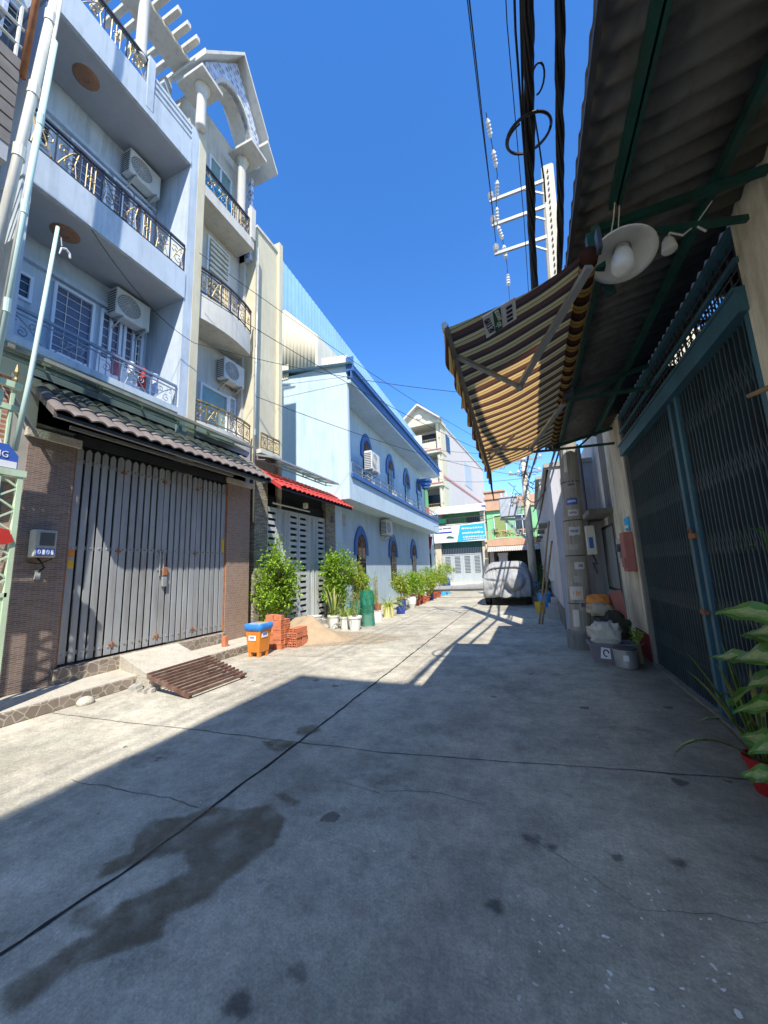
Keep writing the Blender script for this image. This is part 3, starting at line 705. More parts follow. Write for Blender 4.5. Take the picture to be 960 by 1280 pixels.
# arch board: ring between arch and gable outline on plane x=XG
out=[(5.30,13.6),(5.36,14.35),(6.38,15.9),(7.30,14.5),(7.35,13.6)]
arch=[(6.32+.72*math.cos(a),13.5+1.25*math.sin(a)) for a in [math.pi*i/14 for i in range(15)]]
poly=[(XG,5.30,13.5),(XG,5.36,14.35),(XG,6.38,15.9),(XG,7.30,14.5),(XG,7.35,13.5)]+[(XG,y,z) for y,z in arch]
m.prism(poly,(-.12,0,0)); g=m.build('gable','bluetile',c)
m=MB(); 
rows=[[(XG+.05,y,z),(XG-.5,y,z)] for y,z in [(6.32+.72*math.cos(a),13.5+1.25*math.sin(a)) for a in [math.pi*i/14 for i in range(15)]]]
m.grid(rows); rows=[[(XG+.05,y,z) for y,z in arch],[(XG+.05,6.32+(y-6.32)*1.1,13.5+(z-13.5)*1.08) for y,z in arch]]; m.grid(rows); m.build('arch_band','cream_white',g)
for (a,b_) in (((5.12,14.05),(6.38,16.02)),((6.38,16.02),(7.42,14.45))):
    m=MB(); m.prism([(-7.3,a[0],a[1]),(-6.15,a[0],a[1]),(-6.15,b_[0],b_[1]),(-7.3,b_[0],b_[1])],(0,0,.11)); m.build('roof_slab','cream_white',c)
m=MB(); m.prism([(-7.3,7.40,14.35),(-6.15,7.40,14.35),(-6.15,7.86,13.72),(-7.3,7.86,13.72)],(0,0,.1)); m.build('roof_slab','cream_white',c)
for y,zb_ in ((5.32,12.26),(6.98,11.0)):
    m=MB(); m.lathe([(.12,0),(.115,.1),(.11,13.24-zb_),(.16,13.4-zb_),(.2,13.5-zb_)],(-6.45 if zb_>12 else -6.72,y,zb_),18); m.build('column','cream_white',c,smooth=True)
    m=MB(); m.box((-6.95,y-.32,13.47),(-6.1,y+.32,13.57),.01); m.build('capital','cream_white',c)
m=MB(); m.box((-7.14,7.4,10.6),(-6.75,7.5,13.4)); m.build('tiled_corner','bluetile',c)
m=MB(); m.box((-12,7.4,0),(-6.95,7.498,12.6)); m.build('party_wall','cream_white',c)
pipe('grey drain pipe down the corner of the cream house',-6.48,7.40,2.9,-6.48,7.44,10.9,.03,'steel',(.3,.62))['group']='drain pipes'
# ================================================================== tall yellow wall + low lot
y=thing('yellow_party_house','tall narrow yellow plastered house behind the red tiled awning','house',(-7.5,8.2,0))
m=MB(); m.box((-13,7.50,0),(-6.62,8.45,11.7)); m.build('wall','yellow',y)
m=MB(); m.box((-13,8.451,0),(-6.52,8.62,12.05)); m.build('pilaster','yellow',y)
m=MB(); m.box((-13,7.5,11.7),(-6.58,8.45,11.8)); m.build('cap','cream_white',y)
bb=MB(); bb.box((-6.62,7.5,4.75),(-6.33,8.3,4.86)); bo=bb.build('balcony','cream_white',y)
balcony_rail(bo,[(-6.36,7.52),(-6.36,8.28)],4.86,5.3,pitch=.3,rail='gold_iron')
m=MB(); m.box((-13,8.62,0),(-7.2,11.45,4.3)); m.build('low_wing','cream_white',y)
# ribbed cream sheets and the high blue sheet wall
def sheet(mb,o,u,v,nu,pitch,amp,nrm,vtop=None):
    """corrugated sheet: ribs run along v, wave along u (unit vecs), length nu"""
    o=V(o);u=V(u).normalized();nrm=V(nrm); n=int(nu/(pitch/6)); rows=[[],[]]
    for i in range(n+1):
        s=i*pitch/6; w=nrm*amp*math.cos(2*math.pi*s/pitch); vl=v if vtop is None else vtop(s)
        rows[0].append(o+u*s+w); rows[1].append(o+u*s+V(vl)+w)
    return mb.grid(rows)
bs=thing('blue_sheet_building','tall building clad in blue corrugated sheets behind the pale blue house','building',(-11,18,0))
m=MB(); sheet(m,(-9.0,11.9,4),(0,1,0),None,26,.28,.008,(1,0,0),lambda s:(0,0,11.3-.065*s)); m.build('side_cladding','bluesheet',bs,smooth=True,fixn=False,solid=.01)
m=MB(); sheet(m,(-15,11.88,4),(1,0,0),(0,0,11.3),6,.28,.02,(0,-1,0)); m.build('front_cladding','bluesheet',bs,smooth=True,fixn=False,solid=.01)
m=MB(); m.box((-15,12.0,0),(-9.1,37.8,4)); m.add([(-15,12,15.25),(-9.02,12,15.25),(-9.02,37.9,13.6),(-15,37.9,13.6)],[(0,1,2,3)]); m.build('base','galv',bs)
rs=thing('ribbed_shed','cream ribbed sheet shed on top of the pale blue house','shed',(-8.4,12,9.4))
m=MB(); sheet(m,(-9.3,11.75,9.6),(1,0,0),None,2.0,.17,.025,(0,-1,0),lambda s:(0,0,3.1-1.05*max(0,s-.55))); m.build('wall_sheet','housecream',rs,smooth=True,fixn=False,solid=.008)
m=MB(); m.prism([(-9.3,11.8,12.6),(-8.7,11.8,12.65),(-7.2,11.8,11.1),(-7.2,11.8,9.7),(-9.3,11.8,9.7)],(0,3,0)); m.build('core','cream',rs)
# ================================================================== gate front of the light blue house
st=thing('entrance_step','crazy paving stone step running along the grey picket gate','step',(-6.1,4.8,0))
m=MB(); m.box((-7.5,2.3,0),(-5.62,7.1,.15),.01); m.build('lower_step','crazystone',st)
m=MB(); m.box((-7.5,3.3,.15),(-6.32,6.45,.36),.008); m.build('upper_step','crazystone',st)
m=MB(); m.box((-7.5,2.31,.15),(-5.63,7.09,.156)); m.build('tread','ramp',st)
def pillar(label,y0,y1,x0,x1,z1,mt):
    t=thing('gate_pillar',label,'pillar',((x0+x1)/2,(y0+y1)/2,.15),'tiled pillars of the grey picket gate')
    m=MB(); m.box((x0,y0,.157),(x1,y1,z1)); m.build('shaft',mt,t)
    m=MB(); m.box((x0-.03,y0-.05,z1),(x1+.05,y1+.05,z1+.12)); m.build('cap','ramp',t); return t
pl=pillar('brown strip tiled pillar with the electricity meter, left of the picket gate',2.78,3.36,-6.9,-6.4,3.62,'pillartile')
pr=pillar('reddish brown tiled pillar at the right end of the picket gate',6.47,7.20,-6.9,-6.4,3.72,'pillarbrick')
m=MB(); m.box((-6.36,6.48,.16),(-6.35,7.0,.17)); 
wb=thing('brick_column_stub','broken grey rendered brick column with red bricks showing above the gate pillar','column',(-6.6,2.6,3.0))
m=MB(); m.box((-6.8,2.55,3.0),(-6.42,2.85,4.5)); m.build('render','greystain',wb)
m=MB(); m.box((-6.82,2.36,3.0),(-6.45,2.548,4.42)); m.build('bricks','brickwork',wb)
# picket gate
gt=thing('picket_gate','grey metal folding picket gate with rounded slat tops and a bolt','gate',(-6.45,4.9,.37))
leaves=[(3.39,4.13),(4.14,4.90),(4.91,5.66),(5.67,6.45)]
ZB,ZT=.40,3.67
for li,(a,b) in enumerate(leaves):
    lf=MB(); n=6; w=(b-a)/n
    lf.box((-6.5,a+.01,ZB+.1),(-6.475,b-.01,ZB+.16)); lf.box((-6.5,a+.01,2.05),(-6.475,b-.01,2.11)); lf.box((-6.5,a+.01,3.42),(-6.475,b-.01,3.48))
    for k in range(n):
        y0=a+k*w+.018; y1=a+(k+1)*w-.018
        if k==0: y0=a+.004
        if k==n-1: y1=b-.004
        yc=(y0+y1)/2; top=ZT+rng.uniform(-.012,.012); y0+=rng.uniform(-.002,.002); y1+=rng.uniform(-.002,.002)
        pr_=[(-6.47,y0,ZB),(-6.47,y1,ZB),(-6.47,y1,top-.05),(-6.47,y1-.025,top-.015),(-6.47,yc,top),(-6.47,y0+.025,top-.015),(-6.47,y0,top-.05)]
        lf.prism(pr_,(.025,0,0))
    o=lf.build('gate_leaf','gate_grey',gt)
    bk=MB()
    for k in range(n):
        yc=a+(k+.5)*w
        for z in (.52,2.08,3.45): bk.lathe([(.014,0),(.014,.008),(.006,.014)],(-6.445,yc,z),8,'x')
    bk.build('bolt','gold_iron' if li%2 else 'steel',o)
    if li<3:
        hg=MB()
        for z in (.55,2.05,3.4): hg.box((-6.447,b-.045,z-.012),(-6.43,b+.045,z+.012)); hg.tube([(-6.436,b,z-.05),(-6.436,b,z+.05)],.011,6)
        hg.build('hinge','rust',o)
m=MB(); m.box((-6.56,3.37,.37),(-6.52,6.46,3.75)); m.build('backing_sheet','gate_dark',gt)
m=MB(); m.box((-6.52,3.37,3.70),(-6.42,6.46,3.86)); m.build('top_rail','gate_dark',gt)
m=MB(); m.box((-6.515,3.365,.37),(-6.42,3.388,3.7)); m.box((-6.515,6.452,.37),(-6.42,6.469,3.7)); m.build('jamb','rust',gt)
m=MB()
for y in (4.88,4.95): m.tube([(-6.42,y,1.62),(-6.42,y,2.08)],.012)
for z in (1.72,1.95): m.box((-6.445,4.84,z),(-6.425,4.99,z+.03))
m.box((-6.44,4.93,1.42),(-6.39,5.02,1.6),.008); lk=m.build('bolt_lock','steel',gt)
m=MB(); m.box((-6.438,4.94,1.62),(-6.40,5.03,1.78),.008); m.build('padlock','rust',lk)
for (y,z,cc) in ((3.45,2.0,'orangebag'),(3.45,1.83,'yellowcard')):
    m=MB(); m.box((-6.444,y-.04,z-.06),(-6.442,y+.04,z+.06)); m.build('sticker',cc,gt)
m=MB(); m.box((-6.444,6.37,2.1),(-6.442,6.43,2.4)); m.build('sticker','yellowcard',gt)
# meter on the left pillar
t=thing('electricity_meter','pale electricity meter box with dark window on the brown tiled pillar','electricity meter',(-6.4,3.03,1.95))
m=MB(); m.box((-6.398,2.9,1.92),(-6.26,3.16,2.3),.012); m.build('box','meter',t)
m=MB(); m.box((-6.262,2.96,2.08),(-6.255,3.13,2.26)); m.build('dial_window','glass_meter',t)
m=MB(); m.box((-6.262,2.93,1.94),(-6.256,3.14,2.04)); o=m.build('number_plate','signblue',t)
m=MB()
for i,y in enumerate((2.95,3.0,3.05,3.1)): m.box((-6.256,y,1.955),(-6.2545,y+.028,2.025)) if i%2 else m.tube([(-6.255,y+.014+.014*math.cos(a),1.99+.03*math.sin(a)) for a in [2*math.pi*k/8 for k in range(9)]],.003,4)
m.build('digits','signwhite',o)
m=MB(); m.tube([(-6.38,3.0,1.93),(-6.3,3.02,1.85),(-6.34,3.08,1.78),(-6.39,3.02,1.7)],.012); m.tube([(-6.38,2.9,1.86),(-6.33,3.0,1.83),(-6.35,3.16,1.9)],.008); m.build('cable','cable',t)
m=MB(); m.box((-6.398,3.0,1.62),(-6.37,3.06,1.75)); m.build('junction','meter',t)
# tiled awning
def tile_awning(label,y0,y1,xb,zb,xf,zf,mt,pitch=.22,courses=3):
    t=thing('tiled_awning',label,'tiled awning',((xb+xf)/2,(y0+y1)/2,zf),'small tiled roofs over the gates')
    n=int((y1-y0)/pitch*8)
    d=V((xf-xb,0,zf-zb)); nr=V((zb-zf,0,xf-xb)).normalized(); 
    if nr.z<0: nr=-nr
    m=MB()
    for cse in range(courses):
        a=V((xb,0,zb))+d*(cse/courses); b=V((xb,0,zb))+d*((cse+1.12)/courses)
        rows=[[],[],[]]
        for i in range(n+1):
            yy=y0+(y1-y0)*i/n; ph=(yy-y0)/pitch; w=abs(math.sin(math.pi*ph))**.8*.045
            w+= .006*noise.noise(V((int(ph)*3.3,cse*5.1,0)))
            up=nr*(w+.022); up0=nr*(w)
            rows[0].append(a+V((0,yy,0))+up0); rows[1].append(b+V((0,yy,0))+up); rows[2].append(b+V((0,yy,0))+up-nr*.024)
        m.grid(rows)
    m.build('tiles',mt,t,smooth=False,fixn=False)
    m=MB(); m.prism([(xb,y0+.04,zb-.03),(xb+d.x*1.02,y0+.04,zb+d.z*1.02-.03),(xb+d.x*1.02,y0+.04,zb+d.z*1.02-.07),(xb,y0+.04,zb-.09)],(0,y1-y0-.08,0)); m.build('deck','gate_dark',t)
    m=MB(); m.prism([(xb,y0+.005,zb+.02),(xb+d.x,y0+.005,zb+d.z+.02),(xb+d.x,y0+.005,zb+d.z-.08),(xb,y0+.005,zb-.08)],(0,.035,0)); m.prism([(xb,y1-.04,zb+.02),(xb+d.x,y1-.04,zb+d.z+.02),(xb+d.x,y1-.04,zb+d.z-.08),(xb,y1-.04,zb-.08)],(0,.035,0)); m.build('barge_board',mt,t)
    return t
ta=tile_awning('brown wavy tiled awning over the grey picket gate',2.70,7.15,-6.55,4.52,-5.72,3.84,'tile_brown')
m=MB(); m.bar((-5.9,2.8,3.86),(-5.9,7.1,3.82),.06,.08); m.bar((-6.3,3.2,3.88),(-6.3,6.5,3.88),.05,.05); m.build('gutter_beam','steel',ta)
m=MB(); m.box((-6.9,2.8,3.86),(-6.56,7.2,4.6)); m.build('lintel','cream_white',ta)
tb=tile_awning('bright red tiled awning over the louvred grey gate',7.55,11.6,-6.55,4.36,-5.75,3.78,'tile_red')
m=MB(); m.bar((-5.9,7.6,3.8),(-5.9,11.5,3.8),.05,.06); m.build('gutter_beam','dark_iron',tb)
# glass canopies
def glass_canopy(label,y0,y1,xb,zb,xf,zf,n):
    t=thing('glass_canopy',label,'canopy',((xb+xf)/2,(y0+y1)/2,zb),'glass canopies on steel frames')
    m=MB(); m.bar((xf,y0,zf),(xf,y1,zf),.05,.05); m.bar((xb,y0,zb),(xb,y1,zb),.04,.05); m.bar((xb+.1,y0,zb-.14),(xb+.1,y1,zb-.14),.03,.03)
    for k in range(n+1):
        y=y0+(y1-y0)*k/n; m.bar((xb,y,zb),(xf,y,zf),.035,.045); m.bar((xb+.1,y,zb-.14),(xf-.25,y,zf-.03),.02,.02)
        m.bar((xb+.1,y,zb-.16),(xb+.1,y,zb),.03)
    m.build('frame','canopyframe' if n>5 else 'steel',t)
    for k in range(n):
        m=MB(); a=y0+(y1-y0)*k/n+.02; b=y0+(y1-y0)*(k+1)/n-.02
        m.prism([(xb,a,zb+.028),(xf,a,zf+.028),(xf,a,zf+.036),(xb,a,zb+.036)],(0,b-a,0)); m.build('glass_pane','canopyglass',t)
    return t
glass_canopy('long greenish glass canopy between the blue balcony and the brown tiles',2.15,6.62,-6.55,4.82,-5.86,4.54,6)
glass_canopy('shorter glass canopy on thin steel frame above the red tiles',7.5,11.0,-6.55,4.72,-5.95,4.56,5)
# thin lamp pole
t=thing('lamp_pole','thin greenish pole with small curved white lamp standing before the blue balconies','lamp pole',(-5.82,2.40,3.2))
m=MB(); m.tube([(-5.82,2.40,3.2),(-5.81,2.46,4.2),(-5.80,2.56,6.55)],[.03,.028,.022],10); m.build('pole','pvc_green',t,smooth=True)
m=MB(); m.tube([(-5.80,2.56,6.45),(-5.80,2.61,6.42),(-5.80,2.63,6.30)],.008); m.build('arm','steel',t)
m=MB(); m.tube([(-5.80,2.61,6.16),(-5.80,2.63,6.27),(-5.80,2.68,6.30),(-5.80,2.73,6.26),(-5.80,2.74,6.20)],[.008,.014,.018,.018,.014],8); m.build('lamp','white',t)
# lime folding gate at the very left with the sign
_mark=set(COL.objects)
lg=thing('folding_gate','pale lime green folding gate, opened, at the left edge of the photo','gate',(-5.700,2.0,0))
m=MB()
for y in (2.5,2.3,2.1,1.8,1.5): m.box((-5.730,y-.025,.04),(-5.680,y+.025,2.85))
m.box((-5.740,1.2,2.85),(-5.670,2.55,2.93)); m.box((-5.730,1.2,1.42),(-5.680,2.5,1.47)); m.box((-5.730,1.2,.1),(-5.680,2.5,.16)); m.build('frame','lime',lg)
m=MB()
for y0,y1 in ((2.1,2.3),(2.3,2.5),(1.8,2.1)):
    for k in range(5):
        z=1.5+k*.27; m.bar((-5.700,y0,z),(-5.700,y1,z+.135),.02); m.bar((-5.700,y1,z+.135),(-5.700,y0,z+.27),.02)
m.build('lattice','lime',lg)
m=MB(); m.box((-5.715,1.2,.16),(-5.695,2.48,1.42)); m.build('lower_panel','lime',lg)
m=MB(); m.prism([(-5.680,2.41,2.02),(-5.680,2.5,2.06),(-5.680,2.44,2.2),(-5.680,2.3,2.22),(-5.680,2.3,2.05)],(.02,0,0)); m.build('paper_flower','inkred',lg)
fg=thing('upper_fence','pale lime bar fence with pointed finials high at the left edge','fence',(-5.900,2.0,3.1))
m=MB()
for k in range(9):
    y=2.42-k*.11; m.box((-5.920,y-.02,3.05),(-5.880,y+.02,3.95)); 
m.box((-5.930,1.3,3.72),(-5.870,2.5,3.79)); m.box((-5.930,1.3,4.02),(-5.870,2.5,4.10)); m.box((-5.930,1.3,3.05),(-5.870,2.5,3.1)); m.build('bars','lime',fg)
m=MB()
for y in (2.43,2.2): m.lathe([(.008,0),(.025,.06),(.008,.1),(.03,.16),(.004,.28)],(-5.900,y,4.08),6)
m.build('finial','gold_iron',fg)
sg=thing('shop_sign','blue and white painted sign with rounded corner on the lime gate','sign',(-5.680,2.0,2.93))
m=MB(); m.prism([(-5.700,1.3,2.93),(-5.700,2.46,2.93),(-5.700,2.46,3.10),(-5.700,2.36,3.22),(-5.700,1.3,3.22)],(.015,0,0)); o=m.build('blue_panel','signblue',sg)
m=MB(); m.prism([(-5.685,1.3,2.94),(-5.685,2.45,2.94),(-5.685,2.45,3.02),(-5.685,1.3,3.02)],(.002,0,0)); m.build('white_band','signwhite',o)
m=MB(); m.prism([(-5.700,1.3,3.22),(-5.700,2.3,3.22),(-5.700,2.2,3.42),(-5.700,1.3,3.5)],(.012,0,0)); m.build('upper_panel','signwhite',sg)
text_mesh('À ĐÔNG',.11,frame_mtx((-5.681,2.18,3.09),(0,1,0),(0,0,1)),'signwhite','lettering',o,sx=.85)
for _o in [o for o in COL.objects if o not in _mark and o.parent is None]: _o.location.y-=.07
# the sign faces +X : right = +Y, up = +Z
# ramp and grate
t=thing('concrete_ramp','dimpled pale concrete ramp leading up to the picket gate','ramp',(-6.0,4.6,0))
m=MB(); m.add([(-6.33,4.2,.0),(-6.33,5.25,.0),(-5.12,4.85,0),(-5.12,3.86,0),(-6.33,4.2,.365),(-6.33,5.25,.365),(-5.12,4.85,.2),(-5.12,3.86,.2)],[(0,3,2,1),(4,5,6,7),(0,1,5,4),(1,2,6,5),(2,3,7,6),(3,0,4,7)]); m.build('slab','ramp',t)
m=MB()
for i in range(26):
    x=rng.uniform(-5.75,-5.06); y=3.9+(x+5.12)*-.27+rng.uniform(-.16,.05); s=rng.uniform(.03,.07)
    m.obox((x,y,s*.6),(1,rng.uniform(-.5,.5),.2),(0,1,.3),(0,0,1),s,s*.8,s*.7)
m.build('rubble','greystain',t)
t=thing('steel_grate','rusty brown steel grate leaning from the ramp to the lane','grate',(-4.7,4.4,0))
A=V((-5.15,3.84,.215)); B=V((-5.20,4.9,.215)); C_=V((-4.28,4.74,.03)); D=V((-4.30,3.80,.03))
m=MB(); m.bar(A,D,.05,.05); m.bar(B,C_,.05,.05)
m.build('side_rail','grate',t)
for k in range(11):
    f=k/10; p=A.lerp(D,f); q=B.lerp(C_,f); m=MB(); m.bar(p+V((0,-.02,.03)),q+V((0,.05,.03)),.034,.03); m.build('crossbar','grate',t)
m=MB(); m.lathe([(.10,0),(.095,.04),(.07,.075),(.03,.09)],(-5.54,3.28,0),12); m.xf(Matrix.Identity(4)); tag(m.build('stone','ramp',smooth=True),'rounded pale stone lying against the low step','stone')
# small orange brick piece on the step
m=MB(); m.box((-6.0,6.0,.158),(-5.9,6.08,.36)); tag(m.build('brick','hollowbrick'),'single orange brick standing upright on the step','brick')
# ================================================================== orange bin, bricks, sand
t=thing('litter_bin','orange plastic bin lined with blue bag','bin',(-5.15,6.1,0))
m=MB(); w0,w1=.135,.18; z0,z1=.09,.58
def taper(mb,cx,cy,z0,z1,a,b,bb=1):
    mb.add([(cx-a,cy-a*bb,z0),(cx+a,cy-a*bb,z0),(cx+a,cy+a*bb,z0),(cx-a,cy+a*bb,z0),(cx-b,cy-b*bb,z1),(cx+b,cy-b*bb,z1),(cx+b,cy+b*bb,z1),(cx-b,cy+b*bb,z1)],[(0,3,2,1),(4,5,6,7),(0,1,5,4),(1,2,6,5),(2,3,7,6),(3,0,4,7)])
taper(m,-5.15,6.1,z0,z1,w0,w1); m.build('body','orange',t)
m=MB()
for i in range(4):
    a=(-1,1)[i%2]; b=(-1,1)[i//2]; m.box((-5.15+a*.10-.03,6.1+b*.10-.03,0),(-5.15+a*.10+.03,6.1+b*.10+.03,.09))
m.build('foot','orange',t)
m=MB(); rows=[]
for z,r_ in ((.50,.185),(.52,.20),(.56,.207),(.61,.208),(.625,.195),(.62,.16),(.6,.08)):
    rows.append([(-5.15+(r_+.012*noise.noise(V((k*1.7,z*30,0))))*max(-1,min(1,1.35*math.cos(2*math.pi*k/28))),6.1+(r_+.01*noise.noise(V((k*1.1,z*20,5))))*max(-1,min(1,1.35*math.sin(2*math.pi*k/28))),z+.018*noise.noise(V((k*.9,z*9,3)))) for k in range(28)])
m.grid(rows,True); m.build('bag_liner','bluebag',t,smooth=True,fixn=False)
m=MB(); m.box((-5.28,5.96,.60),(-5.02,6.24,.63),.01); m.build('rubbish','clearbag',t)
for i,(p,rt) in enumerate((((-5.17,5.94,.37),(1,0,0)),((-4.985,6.08,.42),(0,1,0)))):
    m=MB(); m.obox(p,rt,(0,0,1),V(rt).cross(V((0,0,1))),.085,.055,.004); o=m.build('label','signwhite',t)
    m=MB(); n_=V((0,-1,0)) if i==0 else V((1,0,0))
    for k in range(4): m.obox(V(p)+V(rt)*(-.045+.03*k)+n_*.006,rt,(0,0,1),n_,.009,.02,.002)
    m.build('lettering','inkblue',o)
# hollow bricks
def hollow_brick():
    o=MB(); L_,H_,D_=.20,.10,.10
    # body with 2x2 holes showing through the end faces, laid along local x
    hs=.032; o.box((-L_/2,-D_/2,0),(L_/2,D_/2,.012)); o.box((-L_/2,-D_/2,H_-.012),(L_/2,D_/2,H_)); o.box((-L_/2,-D_/2,.012),(L_/2,-D_/2+.012,H_-.012)); o.box((-L_/2,D_/2-.012,.012),(L_/2,D_/2,H_-.012))
    o.box((-L_/2,-.005,.012),(L_/2,.005,H_-.012)); o.box((-L_/2,-D_/2+.012,.045),(L_/2,-.005,.055)); o.box((-L_/2,.005,.045),(L_/2,D_/2-.012,.055))
    return o
hb=hollow_brick().build('hollow_brick','hollowbrick',origin=(0,0,0))
pos=[]
for lv in range(7):
    for i in range(2):
        for j in range(3):
            if lv==6 and (i+j)>1: continue
            pos.append((-5.36+i*.215,6.72+j*.115,.1*lv+.0,0))
for lv in range(4):
    for i in range(2):
        for j in range(2):
            pos.append((-4.97+i*.11,6.98+j*.215,.1*lv,1))
for k,(x,y_,z,ori) in enumerate(pos):
    o=hb if k==0 else hb.copy()
    if k: COL.objects.link(o)
    o.location=(x+rng.uniform(-.012,.012),y_+rng.uniform(-.012,.012),z); o.rotation_euler=(0,0,(math.pi/2 if ori else 0)+rng.uniform(-.06,.06))
    tag(o,'orange hollow clay brick in the stack between the bin and the sand heap','brick','hollow clay bricks stacked beside the bin')
# sand heap
m=MB(); rows=[]; cx,cy=-5.35,7.95
for i in range(26):
    t_=i/25; row=[]
    for k in range(48):
        a=2*math.pi*k/48; rx=1.0+.35*max(0,math.cos(a+.25))**2; ry=1.0+.15*math.sin(a*3)
        x=cx+rx*t_*math.cos(a)*1.0; y_=cy+ry*t_*math.sin(a)*.95
        z=.60*(1-t_)**1.25*(1+.5*noise.noise(V((x*2.0,y_*2.0,0))))+.06*noise.noise(V((x*6,y_*6,2)))*(1-t_)+.02*noise.noise(V((x*15,y_*15,2)))*(1-t_)-.004+.012*(1-t_)
        row.append((x,y_,z))
    rows.append(row)
m.grid(rows,True); tag(m.build('sand_heap','sand',smooth=True,fixn=False),'heap of brown building sand beside the orange bricks','sand heap')
m=MB()
sd=random.Random(3)
for i in range(500):
    a=sd.uniform(-1.4,1.2); r_=abs(sd.gauss(1.2,.5)); x=cx+r_*math.cos(a)*1.3; y_=cy+r_*math.sin(a); s=sd.uniform(.006,.02)
    m.add([(x-s,y_-s,.002),(x+s,y_-s*.6,.002),(x+s*.4,y_+s,.002),(x,y_,s*.9)],[(0,1,3),(1,2,3),(2,0,3)])
tag(m.build('spilled_sand','sand',fixn=False),'thin scatter of sand grains around the heap','sand',kind='stuff')
patch([(cx-.7,cy-.9),(cx+.2,cy-1.15),(cx+1.2,cy-.75),(cx+2.2,cy-.3),(cx+2.5,cy+.4),(cx+1.7,cy+.9),(cx+.6,cy+1.1),(cx-.5,cy+1.0)],.0042,'sand_stain','sand_soak',.06,.3)

# ================================================================== lot behind the red awning
t=thing('stone_gateway','stone clad gateway walls around the louvred grey gate','wall',(-6.8,9.5,0))
m=MB(); m.box((-7.2,7.43,0),(-6.45,7.92,4.3)); m.build('left_pier','stonecladding',t)
m=MB(); m.box((-7.2,10.98,0),(-6.45,11.62,4.3)); m.build('right_pier','stonecladding',t)
m=MB(); m.box((-7.2,7.92,3.75),(-6.62,10.98,4.3)); m.build('lintel','gate_dark',t)
m=MB(); m.box((-7.2,7.43,0),(-6.1,11.62,.12)); m.build('threshold','greystain',t)
m=MB(); m.box((-6.47,11.30,3.3),(-6.44,11.5,3.55)); m.build('meter_box','dark_iron',t)
g2=thing('louvred_gate','grey metal double gate with horizontal louvre slots under the red tiles','gate',(-6.5,9.4,.12))
ys=[7.93,8.42,8.93,9.42,9.93,10.45,10.97]
for i in range(6):
    a,b=ys[i]+.008,ys[i+1]-.008; m=MB(); lou=i in (0,2,3,5)
    m.box((-6.55,a,.14),(-6.5,a+.07,3.4)); m.box((-6.55,b-.07,.14),(-6.5,b,3.4)); m.box((-6.55,a+.07,.14),(-6.5,b-.07,.22)); m.box((-6.55,a+.07,3.32),(-6.5,b-.07,3.4))
    if lou:
        z=.3
        while z<3.3: m.box((-6.54,a+.07,z),(-6.505,b-.07,z+.10)); z+=.175 
    else:
        m.box((-6.54,a+.07,.22),(-6.515,b-.07,3.32)); m.box((-6.53,(a+b)/2-.05,.22),(-6.49,(a+b)/2-.02,3.32)); m.box((-6.53,(a+b)/2+.03,.22),(-6.49,(a+b)/2+.06,3.32))
    m.build('gate_leaf','gate_white',g2)
m=MB(); m.box((-6.62,7.93,.13),(-6.58,10.97,3.74)); m.build('backing','gate_dark',g2)
m=MB()
for k in range(24):
    y_=7.98+k*.127; m.tube([(-6.52,y_,3.42),(-6.52,y_,3.62)],.012,5); m.lathe([(.022,0),(.005,.09)],(-6.52,y_,3.62),5)
m.build('spikes','dark_iron',g2)
m=MB(); m.tube([(-6.42,8.1,3.5),(-6.42,9.9,3.5)],.025,8); tag(m.build('tube_light','white'),'white fluorescent tube hung across the top of the louvred gate','tube light')
m=MB(); m.box((-6.3,9.35,3.52),(-6.18,9.47,3.68),.01); tag(m.build('lamp_box','pvc'),'small cream box lamp under the front of the red tiled awning','lamp')

# ================================================================== pale blue two storey house
def FL(y,x0): return x0-.0276*(y-12)     # the facade runs slightly away from the lane axis
bh=thing('arched_window_house','pale blue two storey house with dark blue arched window hoods and long balcony','house',(-8,19,0))
ang=math.atan(.0276)
RB=Matrix.Translation(V((-6.6,12,0)))@Matrix.Rotation(ang,4,'Z')   # local: x out of the wall, y along
def bx(m,a,b,bev=0): m.box(a,b,bev)
def bb(m,name,mt,par=bh,**k): m.xf(RB); return m.build(name,mt,par,**k)
YE=14.9
m=MB(); m.box((-6,-.45,0),(0,YE,4.15)); bb(m,'ground_wall','bluewall')
m=MB(); m.box((-6,-.4,4.15),(0,YE-.3,8.6)); bb(m,'upper_wall','bluewall')
m=MB(); m.box((-6,-.55,4.12),(.82,-.401,9.35)); bb(m,'end_wall','skyblue')
m=MB(); m.box((-6,-.55,0),(-.001,-.451,4.12)); m.box((-.02,-.55,0),(.1,.25,4.12)); bb(m,'corner_pier','skyblue')
m=MB(); m.box((-.1,-.4,4.12),(.82,YE,4.95)); bal=bb(m,'balcony','skyblue')
m=MB(); m.box((.0,-.398,4.952),(.90,YE+.04,5.10)); bb(m,'balcony_band','trimblue',bal)
m=MB()
for z in (5.30,5.52): m.tube([(.8,-.3,z),(.8,YE,z)],.022,6)
k=0; y_=-.3
while y_<YE: m.tube([(.8,y_,5.1),(.8,y_,5.52)],.018,6); y_+=1.0
for y0 in (0,1.2,2.4):
    for j in range(4): m.tube(spiral((.8,y0+.2*j,5.25),(0,1,0),(0,0,1),.09,.02,0,6,10),.012,5)
bb(m,'railing','galv',bal)
